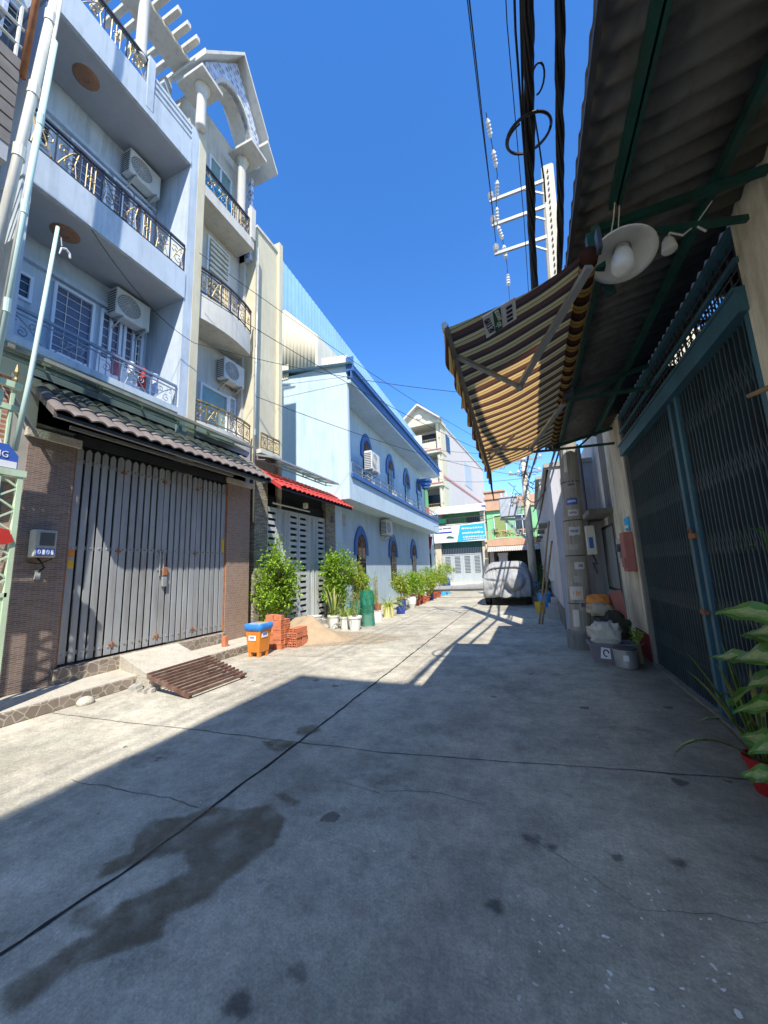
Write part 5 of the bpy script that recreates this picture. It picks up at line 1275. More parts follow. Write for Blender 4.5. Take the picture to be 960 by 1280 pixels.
wire('service wire from the cream house to the pole, passing the yellow wall',[(-6.4,5.5,7.9),(.6,20,6.4)],.008,sag=.5,group=GC)
wire('service wire crossing low in front of the pale blue side wall',[(-6.45,7.4,6.3),(.1,20,6.1)],.008,sag=.35,group=GC)
wire('highest thin service wire crossing the sky behind the yellow wall',[(-6.4,5.4,8.9),(.1,20,6.9)],.007,sag=.4,group=GC)
wire('nearly level wire crossing the sky just above the far gabled house',[(-7,22,9.6),(.1,20,7.3)],.01,sag=.2,group=GC)
wire('second nearly level wire above the far gabled house',[(-7,24,9.4),(.1,20,7.0)],.01,sag=.25,group=GC)
wire('wire crossing in front of the blue shop banner',[(-7,26,4.6),(.0,20,4.4)],.014,sag=.25,group=GC)
wire('wire crossing the wall of the far gabled house towards the transformer',[(-7,27,8.6),(.0,20,6.0)],.01,sag=.3,group=GC)
# far pole with transformer
fp=thing('concrete_pole','pale concrete pole behind the covered car carrying a grey transformer','utility pole',(0,20,0))
m=MB(); m.tube([(.0,20,0),(.05,20,4),(.1,20,9.0)],[.2,.17,.12],12); m.build('shaft','poleconc_lt',fp,smooth=True)
m=MB(); m.bar((.05,19.9,3.85),(-1.3,19.9,3.95),.12,.12); m.bar((.03,19.9,2.7),(-1.05,19.9,3.85),.13,.13); m.build('bracket','galv',fp)
for z,x0,x1 in ((6.9,-.9,1.0),(6.2,-.7,.9),(7.6,-.6,.8)):
    m=MB(); m.box((x0,19.82,z),(x1,19.88,z+.08)); o=m.build('crossarm','galv',fp)
    m=MB()
    for x in (x0+.1,x0+.5,x1-.1): m.lathe([(.03,0),(.06,.05),(.03,.14)],(x,19.85,z+.08),8)
    m.build('insulator','ceramic',o)
t=thing('transformer','grey finned transformer box mounted on the far pole bracket','transformer',(-.85,19.85,4.03))
m=MB(); m.box((-1.28,19.6,4.03),(-.45,20.1,5.0),.03); m.build('tank','transgrey',t)
m=MB()
for k in range(6): m.box((-.44+k*.045,19.62,4.15),(-.42+k*.045,20.08,4.9)); 
m.box((-1.32,19.56,5.0),(-.4,20.14,5.06)); m.build('fins','transgrey',t)
m=MB()
for x in (-1.15,-.9,-.65): m.lathe([(.03,0),(.05,.06),(.03,.1),(.05,.14),(.02,.24)],(x,19.8,5.06),8)
m.build('bushing','ceramic',t)
m=MB(); m.box((-.82,19.596,4.6),(-.6,19.6,4.72)); m.build('rating_plate','signwhite',t)
for i,(a,b,s) in enumerate((((.1,19.9,8),(.9,8.1,5.2),.5),((.2,19.9,5.6),(.95,8.1,4.6),.7),((.05,19.9,5.0),(.9,8.1,4.3),.8),((.3,19.9,4.2),(1.0,8.1,4.9),.3),((.1,19.9,3.2),(.6,10,4.0),.5))):
    wire(['sagging cable from the far pole to the near pole, highest','sagging cable from the far pole to the near pole, second from the top','sagging cable from the far pole to the near pole, third from the top','sagging cable nearest the lilac wall between the poles','lowest sagging cable between the far pole and the lilac wall'][i],[a,b],.022,sag=s,group='cables sagging between the two poles')
mm=MB(); rr=random.Random(11)
for k in range(14):
    x0=rr.uniform(-.9,.8); z0=rr.uniform(5,7.4); pts=[V((x0,19.7,z0))]
    for j in range(6): pts.append(pts[-1]+V((rr.uniform(-.25,.3),rr.uniform(-.1,.1),rr.uniform(-.35,.15))))
    mm.tube(pts,.014,4)
tag(mm.build('cable_tangle','cable',fixn=False),'tangle of black wires around the far pole above the transformer','cable tangle',kind='stuff')
# ================================================================== things along the right wall
t=thing('storage_crate','purple grey plastic crate with white label at the foot of the pole','crate',(1.02,7.0,0))
m=MB(); taper(m,1.04,7.02,.0,.28,.26,.30,.62); m.build('body','crate',t)
m=MB(); m.box((.72,6.815,.25),(1.36,6.84,.29)); m.box((.72,7.20,.25),(1.36,7.225,.29)); m.box((.72,6.84,.25),(.745,7.2,.29)); m.box((1.335,6.84,.25),(1.36,7.2,.29)); m.build('rim','crate',t)
m=MB(); m.prism([(.86,6.835,.07),(1.0,6.835,.06),(1.0,6.828,.22),(.88,6.828,.24)],(0,-.004,0)); o=m.build('label','signwhite',t)
m=MB(); m.tube([(.94+.035*math.cos(a),6.822,.15+.05*math.sin(a)) for a in [2*math.pi*i/10 for i in range(9)]],.008,4); m.build('mark','ink',o)
def lump(name,label,cat,c,s,mt,seed,amp=.3,fr=2.2,crease=.0):
    m=MB(); rows=[]
    for i in range(1,16):
        th=math.pi*i/16; row=[]
        for k in range(26):
            a=2*math.pi*k/26; d=V((math.sin(th)*math.cos(a),math.sin(th)*math.sin(a),math.cos(th)))
            d2=V([abs(q)**.75*(1 if q>0 else -1) for q in d])
            f=1+amp*noise.noise(d*fr+V((seed,0,0)))+crease*abs(noise.noise(d*7+V((0,seed,0))))
            row.append((c[0]+d2.x*s[0]*f,c[1]+d2.y*s[1]*f,max(c[2]-s[2]*.98,c[2]+d2.z*s[2]*f)))
        rows.append(row)
    m.grid(rows,True); m.add(rows[0],[tuple(range(26))]); m.add(rows[-1],[tuple(range(26))])
    return tag(m.build(name,mt,smooth=True,fixn=False),label,cat)
o=lump('newspaper_bundle','bundle of crumpled old newspaper resting on the purple grey crate','bundle',(.97,6.98,.42),(.19,.14,.16),'paper',3,.45,3.5,.5)
o=lump('rubbish_bag','dark bag of rubbish behind the newspaper bundle','bag',(1.15,7.42,.33),(.27,.2,.33),'darkbag',5,.3,2.4,.3)
o=lump('rubbish_bag','orange plastic bag on top of the pile behind the pole','bag',(1.03,7.65,.85),(.17,.14,.13),'orangebag',8,.3,3,.3)
o=lump('rubbish_bag','pale clear plastic bag on top of the dark bag beside the orange bag','bag',(1.0,7.45,.74),(.17,.12,.10),'clearbag',9,.35,3,.3)
m=MB(); m.prism([(1.28,7.5,.6),(1.42,7.5,.55),(1.38,7.5,1.05),(1.2,7.5,1.0)],(0,.25,0)); tag(m.build('cardboard_box','pink'),'narrow brown cardboard box leaning on the wall behind the orange bag','box')
t=thing('metal_pail','round aluminium pot with lid standing before the crate','pot',(1.13,6.62,0))
m=MB(); m.lathe([(.13,0),(.145,.02),(.155,.24),(.165,.25),(.165,.265),(.15,.265)],(1.16,6.62,0),26); m.build('body','tin',t,smooth=False)
m=MB(); m.lathe([(.16,.266),(.15,.285),(.05,.295),(.02,.31)],(1.16,6.62,0),26); m.build('lid','dark_iron',t)
m=MB(); m.box((1.1,6.46,.12),(1.17,6.463,.2)); m.build('label','signwhite',t)
for i,(a,b) in enumerate((((.03,10.84,0),(.57,11.4,2.75)),((.10,10.80,0),(.59,11.5,2.2)))):
    m=MB(); a=V(a);b=V(b); m.tube([a.lerp(b,k/8)+V((0,.02*math.sin(k*1.3),0)) for k in range(9)],[.022 if k%2 else .026 for k in range(9)],8); tag(m.build('bamboo_pole','wood',smooth=True),['longer bamboo pole leaning on the lilac wall','shorter bamboo pole leaning on the lilac wall'][i],'bamboo pole')
t=thing('bucket','yellow plastic bucket standing by the rear of the covered car','bucket',(.12,13.4,0))
m=MB(); m.lathe([(.13,0),(.17,.33),(.18,.34),(.165,.34),(.125,.03)],(.12,13.4,0),18,cap=True); m.build('body','yellowcard',t)
t=thing('bucket','dark blue tub standing right of the covered car','tub',(.32,15.4,0))
m=MB(); m.lathe([(.2,0),(.27,.45),(.29,.47),(.26,.47)],(.32,15.4,0.0),18); m.build('body','potlblue',t)
# ================================================================== covered car
car=thing('covered_car','car hidden under a wrinkled grey cover with spare wheel bulge','car',(-1.02,17.6,0))
def hprof(s):   # roof height along the length, s 0 rear .. 1 front
    pts=[(0,1.0),(.02,1.32),(.06,1.62),(.12,1.72),(.5,1.74),(.6,1.70),(.72,1.22),(.8,1.12),(.95,1.02),(1,.75)]
    for (a,ha),(b,hb_) in zip(pts[:-1],pts[1:]):
        if s<=b: t=(s-a)/(b-a); t=t*t*(3-2*t); return ha+(hb_-ha)*t
    return .75
rows=[]; N1=110; NR=110; L=4.3; y0=15.5
def ring(s,scale=1.0,yb=None):
    h=hprof(s); row=[]; hz=.34
    wid=.93*(1-.05*(abs(s-.5)*2)**3)
    for k in range(NR+1):
        a=math.pi*k/NR  # 0 left bottom .. pi right bottom
        c_,s_=math.cos(a),math.sin(a)
        x=-wid*abs(c_)**.38*(1 if c_>0 else -1); z=hz+(h-hz)*abs(s_)**.42
        tp=max(0,(z-.95)/(h-.9+.01)); x*=1-.17*tp*tp
        if h<1.3: x*=1
        zc=.85; x*=scale; z=hz+(z-hz)*scale if scale<1 else z
        y=y0+L*s
        if yb is not None: y=yb(x,z)
        row.append([x,y,z])
    return row
def rear(x,z):
    y=y0+.05
    if z>1.05: y+=(z-1.05)*.38
    d=math.hypot((x-.32),(z-.98)); 
    if d<.40: y-=.26*(1-(d/.40)**6)
    y+=.10*(abs(x)/.93)**4
    y-=.06*max(0,(.9-z))
    return y
sclist=[i/34 for i in range(34)]+[.985]
for s_ in sclist: rows.append(ring(0.05,max(s_,.001),rear))
for i in range(N1+1): rows.append(ring(.03+.97*(i/N1)) if i else ring(.045,1.0,lambda x,z: rear(x,z)+.02))
for q in (.97,.85,.6,.3,.01): 
    rows.append([[p[0]*q,p[1]+.05*(1-q),.6+(p[2]-.6)*q] for p in ring(1.0)])
out=[]
for i,row in enumerate(rows):
    o_=[]
    for k,p in enumerate(row):
        q=V(p); low=max(0,(1.0-q.z)/.65)
        w=.05*noise.noise(V((q.x*2.2,q.y*1.6,q.z*1.8)))+.05*abs(noise.noise(V((q.x*5+q.z*1.5,q.y*4,q.z*1.2))))+.03*abs(noise.noise(V((q.x*13,q.y*9,q.z*3))))
        if p[1]<y0+.6:
            ang_=math.atan2(q.z-.98,q.x-.32); dd=math.hypot(q.x-.32,q.z-.98)
            w+=.06*abs(math.sin(ang_*8+noise.noise(q*2.5)*1.6))*min(1,max(0,dd-.36)*3)*(1 if q.z<1.1 else .25)
            q.y-=w
        else:
            w+=.03*math.sin(q.y*11+noise.noise(q*2)*3)*low
            q.x+=w*(1 if q.x>0 else -1); q.z+=w*.3
        if q.z<.45: q.z+=.06*noise.noise(V((q.x*4,q.y*3,1)))
        q.x+=-1.02; o_.append(q)
    out.append(o_)
m=MB(); m.grid(out); m.build('cover','carcover',car,smooth=True,fixn=False,solid=.006)
def wheel(cx,cy):
    m=MB(); m.lathe([(.2,-.11),(.33,-.11),(.36,-.08),(.36,.08),(.33,.11),(.2,.11)],(cx,cy,.36),24,'x'); w=m.build('wheel','rubber',car,smooth=False)
    m=MB(); m.lathe([(.2,-.08),(.2,.08)],(cx,cy,.36),20,'x'); m.build('rim','steel',w)
for cx in (-1.80,-.24):
    for cy in (16.15,18.75): wheel(cx,cy)
m=MB(); m.box((-1.72,15.75,.28),(-.32,19.6,.62)); m.box((-1.78,15.62,.36),(-.26,15.8,.55)); m.build('underbody','black',car)
# ================================================================== houses closing the lane
sh=thing('shop_house','two storey shop with roller gate under a blue and white banner','shop',(-5,29,0))
YS=28.6
m=MB(); m.box((-7.0,YS,0),(-6.5,YS+6,5.8)); m.box((-3.35,YS,0),(-2.98,YS+6,5.8)); m.build('side_pier','housecream',sh)
m=MB(); m.box((-7.0,YS+1.6,4.9),(-2.98,YS+6,6)); m.build('upper_wall','greenpaint',sh)
m=MB(); m.box((-6.5,YS+.4,3.0),(-3.35,YS+.6,4.9)); m.build('lintel','teal',sh)
m=MB(); m.box((-7.0,YS-.2,4.84),(-2.98,YS+1.6,4.92)); m.build('floor_slab','cream_white',sh)
m=MB(); m.box((-6.5,YS+.35,.45),(-3.35,YS+.4,3.06)); o=m.build('roller_gate','shuttergrey',sh)
m=MB()
for k in range(24): m.box((-6.48+k*.13,YS+.33,2.62),(-6.44+k*.13,YS+.35,3.04))
for c0 in (-6.3,-5.55,-4.8,-4.05):
    for k in range(12): m.box((c0,YS+.335,1.15+k*.11),(c0+.42,YS+.349,1.19+k*.11))
m.build('slots','gate_dark',o)
m=MB()
for k in range(5): m.box((-6.5+k*.787,YS+.32,.45),(-6.46+k*.787,YS+.349,2.6))
m.box((-6.5,YS+.32,2.55),(-3.35,YS+.349,2.62)); m.build('stiles','gate_white',o)
m=MB(); m.box((-7.2,YS-1.1,0),(-2.95,YS+.4,.24)); m.build('platform','greystain',sh)
m=MB(); m.box((-7.0,YS-.1,.24),(-3.0,YS+.34,.45)); m.build('threshold','cream_white',sh)
m=MB(); m.prism([(-7.0,YS-.35,5.75),(-7.0,YS-.35,5.85),(-7.0,YS+2.4,6.75),(-7.0,YS+2.4,6.65)],(4.05,0,0)); m.build('roof','roofwhite',sh)
m=MB()
for k in range(24): m.box((-6.9+k*.165,YS-.15,4.92),(-6.87+k*.165,YS-.12,5.35))
m.box((-6.95,YS-.16,5.35),(-3.0,YS-.11,5.4)); m.build('railing','dark_iron',sh)
m=MB(); m.box((-4.6,YS+1.55,4.95),(-3.2,YS+1.6,5.6)); m.build('window','glass_dark',sh)
bn=thing('shop_banner','long shop banner, white with small car picture left and bright blue lettering field right','banner',(-4.9,YS-.3,3.5))
m=MB(); m.box((-6.95,YS-.32,3.5),(-3.0,YS-.26,4.82)); m.build('board','signwhite',bn)
m=MB(); m.prism([(-5.15,YS-.325,3.52),(-3.02,YS-.325,3.62),(-3.02,YS-.325,4.8),(-4.85,YS-.325,4.75)],(0,-.01,0)); o=m.build('blue_field','signsky',bn)
m=MB()
for r_,(z,w_) in enumerate(((4.5,.13),(4.15,.16),(3.85,.12),(3.68,.07))):
    x=-4.85+r_*.03+.1
    while x<-3.2: l_=rng.uniform(.08,.2); m.box((x,YS-.345,z-w_/2),(x+l_,YS-.337,z+w_/2*rng.uniform(.3,1))); x+=l_+.05
m.build('lettering','white',o)
m=MB()
for x0,x1,z,mt_ in ((-6.85,-6.3,4.58,0),(-6.2,-5.6,4.6,1)):
    x=x0
    while x<x1: m.box((x,YS-.33,z-.06),(x+.07,YS-.321,z+.06)); x+=.1
m.build('lettering','ink',bn)
m=MB(); m.box((-6.8,YS-.33,4.22),(-5.5,YS-.321,4.34)); m.build('heading','inkblue',bn)
m=MB(); m.prism([(-6.0,YS-.325,3.82),(-5.35,YS-.325,3.78),(-5.4,YS-.325,3.9),(-5.6,YS-.325,3.98),(-5.85,YS-.325,3.99)],(0,-.008,0)); m.build('car_picture','signgreen',bn)
m=MB(); m.box((-6.6,YS-.4,5.0),(-5.9,YS-.2,5.35)); tag(m.build('green_cloth','signgreen'),'green cloth hanging over the shop balcony rail','cloth')
gh=thing('green_house','green and peach house with planted balcony behind the covered car','house',(-.8,30,0))
m=MB(); m.box((-2.9,29,3.3),(3.2,33,6.0)); m.build('upper_wall','greenpaint',gh)
m=MB(); m.box((-2.9,28.8,5.75),(-1.5,29.4,7.15)); m.box((-1.5,28.9,5.9),(3.2,29.3,6.75)); m.box((-3.0,28.7,6.6),(-1.4,29.5,6.75)); m.box((-3.0,28.7,7.15),(-1.4,29.5,7.28)); m.build('parapet','peach',gh)
m=MB(); m.box((-2.9,28.0,3.0),(3.2,29,3.3)); m.box((-2.9,28.0,3.3),(3.2,28.1,3.5)); m.build('balcony','peach',gh)
m=MB()
for k in range(30): m.box((-2.85+k*.2,28.02,3.5),(-2.82+k*.2,28.05,4.05))
m.box((-2.9,28.0,4.05),(3.2,28.07,4.12)); m.build('railing','peach',gh)
m=MB(); sheet(m,(-2.9,27.6,2.6),(1,0,0),(0,.4,.35),6,.15,.02,(0,0,1)); m.build('tiled_edge','greystain',gh,fixn=False,solid=.01)
m=MB(); m.box((-2.9,28.9,0),(-2.6,33,3)); m.box((-2.2,28.2,0),(-1.6,28.6,2.3)); m.box((-2.25,28.15,2.3),(-1.55,28.65,2.5)); m.build('pier','palepink',gh)
m=MB(); m.box((-2.6,32,0),(3.2,33,3)); m.box((2.6,28.6,0),(3.2,33,3)); m.build('garage_wall','gate_dark',gh)
window(gh,'y',29,-.9,.2,3.8,5.3,-.06,grille=False,mull=2); window(gh,'y',29,-2.4,-1.5,3.6,5.4,-.06,grille=False,mull=1,glass='leafpale')
q=MB(); r2=random.Random(5)
# balcony plants
for i,(x,sz) in enumerate(((-2.3,.35),(-1.4,.4),(-.5,.3),(.3,.38))):
    mm=MB(); clumps(mm,r2,(x,28.2,3.95),(.4,.25,.3),7,26,.13,.06); tag(mm.build('balcony_plant','leaf' if i%2 else 'leafdark',fixn=False),['bushy plant at the left end of the green house balcony','bushy plant second from the left on the green house balcony','bushy plant in the middle of the green house balcony','bushy plant on the green house balcony beside the far pole'][i],'plant','plants on the green house balcony')
# tall gabled house
TH=thing('gabled_tall_house','tall cream house with triangular gable, stacked balconies and pink banded side wall','house',(-8.7,33,0))
RT=Matrix.Translation(V((-6.85,33,0)))@Matrix.Rotation(R(-4.5),4,'Z')
def tbx(m,name,mt,par=TH,**k): m.xf(RT); return m.build(name,mt,par,**k)
Wd=3.7
m=MB(); m.box((-Wd,1.4,0),(0,20,15.2)); tbx(m,'wall','palepink')
m=MB(); m.box((-.3,0,0),(0,1.4,15.2)); m.box((-Wd,0,0),(-Wd+.3,1.4,15.2)); tbx(m,'front_pier','housecream')
for z in (3.0,6.3,9.3,12.5):
    m=MB(); m.box((-Wd-.1,-.5,z-.25),(.05,1.4,z)); sl=tbx(m,'balcony_slab','housecream')
    m=MB(); m.box((-Wd-.15,-.55,z),(.1,-.4,z+.08)); tbx(m,'moulding','pinkband',sl)
    m=MB(); m.box((-Wd+.4,-.42,z+.08),(-.4,-.36,z+.85)); tbx(m,'parapet','housecream',sl)
    m=MB()
    for k in range(16): m.box((-Wd+.45+k*.18,-.30,z+.85),(-Wd+.48+k*.18,-.27,z+1.1))
    m.box((-Wd,-.32,z+1.1),(0,-.25,z+1.16)); tbx(m,'railing','gold_iron',sl)
    m=MB(); m.box((-Wd+.5,1.34,z+.1),(-.5,1.39,z+2.3)); tbx(m,'window','glass_dark')
    m=MB()
    m.lathe([(.16,0),(.14,.2),(.14,2.4),(.18,2.7)],(-.25,-.2,z),12); m.lathe([(.16,0),(.14,.2),(.14,2.4),(.18,2.7)],(-Wd+.25,-.2,z),12); tbx(m,'column','housecream')
m=MB(); m.box((-Wd-.2,-.6,15.1),(.15,1.4,15.4)); tbx(m,'cornice','housecream')
m=MB(); m.prism([(-Wd-.2,-.5,15.4),(.15,-.5,15.4),(-Wd/2,-.5,17.0)],(0,.5,0)); g=tbx(m,'gable','housecream')
m=MB(); m.bar((-Wd-.35,-.55,15.35),(-Wd/2,-.55,17.12),.16,.9,up=(0,1,0)); m.bar((.3,-.55,15.35),(-Wd/2,-.55,17.12),.16,.9,up=(0,1,0)); tbx(m,'gable_moulding','palepink',g)
m=MB(); m.lathe([(.28,0),(.28,-.06),(.2,-.1)],(-Wd/2,-.5,16.0),20,'y'); tbx(m,'roundel','white',g)
for z in (6.6,9.9):
    m=MB(); m.box((0,0,z+.0),(.05,20,z+.22)); tbx(m,'pink_band','pinkband')
m=MB(); m.box((-.02,1.6,12.9),(.04,2.9,14.6)); tbx(m,'window','glass_dark'); m=MB(); m.box((-.02,8.5,10.8),(.04,12,13.6)); tbx(m,'window','transgrey')
m=MB(); m.box((-.5,0,15.2),(.08,20,15.35)); tbx(m,'parapet_edge','palepink')
m=MB(); m.box((-3.2,20,0),(.3,27,9.5)); tbx(m,'rear_wing','palepink')
sm=thing('small_sky_blue_hut','small pale blue rooftop screen beside the gabled house balcony','screen',(-9.2,31.6,12))
m=MB(); m.box((-10.0,31.4,12.6),(-8.3,31.5,13.7)); m.build('screen','skyblue',sm)
# filler houses left and right of the end
e1=thing('corner_house','pale house with small red tiled awning between the pale blue house and the shop','house',(-8.6,28,0))
m=MB(); m.box((-12,27.6,0),(-7.05,33,5.4)); m.build('wall','skyblue',e1)
m=MB(); m.prism([(-7.9,26.9,3.0),(-7.9,27.6,3.9),(-7.9,27.6,4.0),(-7.9,26.9,3.1)],(1.0,0,0)); m.build('red_awning','tile_red',e1)
m=MB(); m.box((-7.9,27.55,0.2),(-7.1,27.59,2.7)); m.build('door','glass_dark',e1)
m=MB(); m.box((-7.5,27.55,4.3),(-7.1,27.58,5.0)); m.build('shop_board','signsky',e1)
e2=thing('cross_lane_house','pale house beyond the lilac house at the right of the lane end','house',(6,32,0))
m=MB(); m.box((3.3,28,0),(9,35,6.2)); m.build('wall','palepink',e2); window(e2,'y',28,3.8,5.0,3.5,5,-.05)
e3=thing('distant_block','low pale building far behind the houses closing the lane','building',(4,60,0))
m=MB(); m.box((-3,50,0),(14,60,5.5)); m.build('wall','palepink',e3); 
for k in range(5): window(e3,'y',50,-2+k*3,-.6+k*3,3,4.5,-.05,grille=False)
# ================================================================== plants
pr=random.Random(21)
def tree(name,label,cat,base,trunk_h,crown_c,rad,nc,nl,L,wd,mt,group=None,stems=3):
    t=thing(name,label,cat,base,group); m=MB(); b=V(base)
    for s in range(stems):
        e=V(crown_c)+V((pr.uniform(-.5,.5)*rad[0],pr.uniform(-.5,.5)*rad[1],pr.uniform(-.2,.5)*rad[2])); st=b+V((pr.uniform(-.04,.04),pr.uniform(-.04,.04),0))
        mid=st.lerp(e,.5)+V((pr.uniform(-.06,.06),pr.uniform(-.06,.06),0)); m.tube([st,mid,e],[.018,.013,.006],6)
        for _ in range(3):
            q=mid.lerp(e,pr.random()); m.tube([q,q+V((pr.uniform(-1,1)*rad[0]*.6,pr.uniform(-1,1)*rad[1]*.6,pr.uniform(0,.6)*rad[2]))],[.007,.003],4)
    m.build('stem','wood',t)
    m=MB(); clumps(m,pr,crown_c,rad,nc,nl,L,wd); m.build('foliage',mt,t,fixn=False); return t
tree('shrub','tall bright green shrub growing beside the picket gate pillar','shrub',(-6.05,7.75,.1),.4,(-5.98,7.75,1.35),(.46,.70,1.02),66,80,.085,.052,'leaf',stems=6)
tree('shrub','bushy green shrub between the louvred gate and the pale blue house','shrub',(-5.9,10.5,.1),.4,(-5.85,10.6,1.35),(.42,.72,.95),80,80,.085,.052,'leaf',stems=6)
tree('shrub','lighter loose shrub at the pale blue house corner behind the white pots','shrub',(-5.8,11.9,.1),.4,(-5.75,11.9,1.15),(.35,.5,.75),40,60,.09,.04,'leaf2',stems=4)
def pot(kind,mt,r=.16,h=.3):
    """pot at local origin -> list of MB"""
    m=MB()
    if kind=='taper': m.lathe([(r*.68,0),(r*.7,.01),(r*.95,h*.86),(r*1.06,h*.87),(r*1.06,h),(r*.93,h),(r*.9,h*.9)],n=20,cap=True)
    elif kind=='round': m.lathe([(r*.6,0),(r*.95,h*.35),(r*1.05,h*.7),(r*.9,h*.92),(r*1.0,h),(r*.85,h),(r*.8,h*.9)],n=20)
    else: m.lathe([(r*.9,0),(r*.9,h*.97),(r*.97,h),(r*.82,h),(r*.8,h*.9)],n=20)
    return m
def potted(label,loc,pk,pm,r,h,plant,group='potted plants lined up along the pale blue house',name='potted_plant',sc=1.0):
    t=thing(name,label,'potted plant',loc,group); O=V(loc)
    T=Matrix.Translation(O)
    m=pot(pk,pm,r,h); m.xf(T); m.build('pot',pm,t,smooth=False)
    m=MB(); m.lathe([(r*.82,h*.88),(r*.4,h*.91)],n=14); m.xf(T); m.build('soil','soil',t)
    m=MB()
    if plant=='snake':
        e=MB()
        for k in range(16):
            a=pr.uniform(0,6.28); q=(math.cos(a)*r*.35,math.sin(a)*r*.35,h*.85); ln=pr.uniform(.45,.8)*sc; az=a+pr.uniform(-.4,.4); le=pr.uniform(.02,.28); tw=pr.uniform(-.6,.6)
            blade(e,q,az,le,ln,.065,.08,6,tw); blade(m,V(q)+V((math.cos(az),math.sin(az),0))*.004,az,le,ln*.97,.04,.08,6,tw)
        e.xf(T); e.build('leaf_edges','snake_edge',t,fixn=False); m.xf(T); m.build('leaves','leafgreen',t,fixn=False)
    elif plant=='spiky':
        for k in range(60):
            a=pr.uniform(0,6.28); blade(m,(math.cos(a)*r*.3,math.sin(a)*r*.3,h*.85),a,pr.uniform(.05,.9),pr.uniform(.3,.6)*sc,.022,.5,6,.2)
        m.xf(T); m.build('leaves','leaf2',t,fixn=False)
    elif plant=='dense' or plant=='ball':
        cz=h+.42*sc; e=MB(); 
        for k in range(4): e.tube([(pr.uniform(-.03,.03),pr.uniform(-.03,.03),h*.8),(pr.uniform(-.1,.1),pr.uniform(-.1,.1),cz)],[.01,.005],5)
        e.xf(T); e.build('stem','wood',t)
        clumps(m,pr,(0,0,cz),(.30*sc,.30*sc,.36*sc),22,62,.075,.045); m.xf(T); m.build('foliage','leaf' if plant=='dense' else 'leaf2',t,fixn=False)
    elif plant=='thin':
        e=MB()
        for k in range(5):
            p=V((pr.uniform(-.05,.05),pr.uniform(-.05,.05),h*.8)); q=p+V((pr.uniform(-.12,.12),pr.uniform(-.12,.12),pr.uniform(.6,1.1)*sc)); e.tube([p,q],[.008,.003],4)
            for j in range(38):
                c=p.lerp(q,pr.uniform(.2,1)); leaf(m,c,V((pr.uniform(-1,1),pr.uniform(-1,1),pr.uniform(-.2,.8))),V((0,0,1)),pr.uniform(.04,.09),.022,.2,.2)
        e.xf(T); e.build('stem','wood',t); m.xf(T); m.build('foliage','leafdark' if pr.random()<.4 else 'leaf2',t,fixn=False)
    elif plant=='broad':
        for k in range(26):
            a=pr.uniform(0,6.28); d=V((math.cos(a),math.sin(a),pr.uniform(.1,1.2))); c=V((math.cos(a)*.05,math.sin(a)*.05,h+pr.uniform(.05,.45)*sc)); leaf(m,c,d,V((0,0,1)),pr.uniform(.14,.24),.08,.2,.3)
        m.xf(T); m.build('leaves','leaf',t,fixn=False)
    return t
potted('tapered white pot of yellow edged snake plant nearest the sand heap',(-5.38,9.5,0),'taper','potwhite',.17,.36,'snake',sc=1.25)
potted('tapered white pot with thin spiky leaves, second in the row',(-4.98,9.43,0),'taper','potwhite',.165,.34,'spiky',sc=1.05)
potted('largest ribbed white pot with wispy plant, third in the row',(-4.62,9.3,0),'taper','potwhite',.19,.36,'thin',sc=.9)
nt_=potted('white pot wrapped in dark green netting, fourth in the row',(-4.55,10.0,0),'cyl','potwhite',.16,.34,'thin',sc=.9)
def netting(t,loc,r,z0,z1):
    m=MB(); rows=[[V((loc[0]+math.cos(a)*(r+.02*math.sin(5*a+z*9)),loc[1]+math.sin(a)*(r+.02*math.cos(4*a)),z)) for a in [2*math.pi*k/26 for k in range(26)]] for z in [z0+(z1-z0)*i/8 for i in range(9)]]
    m.grid(rows,True); m.build('netting','mesh_net',t,fixn=False)
netting(nt_,(-4.55,10.0,0),.2,.02,1.0)
n3=potted('grey pot inside green netting behind the third white pot',(-4.95,10.1,0),'cyl','greystain',.17,.3,'thin',sc=.8); netting(n3,(-4.95,10.1,0),.2,.3,.7)
lst=[('thin tall shrub in a white pot right of the green netting',(-4.62,10.9),'cyl','potwhite','thin',.15,.32,1.2),
('pale yellow pot with spiky leaves',(-4.72,12.1),'cyl','potyellow','spiky',.19,.34,1.2),
('dark blue square looking pot low beside the pale yellow pot',(-4.55,12.9),'cyl','potblue','broad',.17,.25,.7),
('tall dark blue pot with round green bush',(-4.8,13.8),'cyl','potblue','ball',.17,.42,1.2),
('tall white cylinder pot with dense bush',(-4.75,14.9),'round','potwhite','dense',.18,.46,1.2),
('low brick red pot with dense bush, first after the white cylinder',(-4.85,15.9),'taper','potred','dense',.2,.25,1.3),
('low brick red pot with broad leaves, second after the white cylinder',(-4.85,16.8),'taper','potred','broad',.2,.25,1.5),
('low brick red pot with a light bush, third after the white cylinder',(-4.9,17.7),'taper','potred','ball',.2,.25,1.4),
('small dark blue pot between brick red pots, with bush',(-4.95,18.6),'cyl','potblue','dense',.18,.28,1.4),
('brick red pot with thin stems beyond the small dark blue pot',(-5.0,19.5),'taper','potred','thin',.22,.3,1.2),
('last brick red pot in the row with round light bush',(-5.0,20.4),'taper','potred','ball',.22,.3,1.6),
('light blue tub with dense bush near the end of the pale blue house',(-5.0,21.6),'cyl','potlblue','dense',.25,.5,1.8),
('second light blue tub with big bush at the end of the pale blue house',(-5.0,22.7),'cyl','potlblue','ball',.25,.5,2.0)]
for lb,(x,y),pk,pm,pl_,r_,h_,s_ in lst: potted(lb,(x,y,0),pk,pm,r_,h_,pl_,sc=s_)
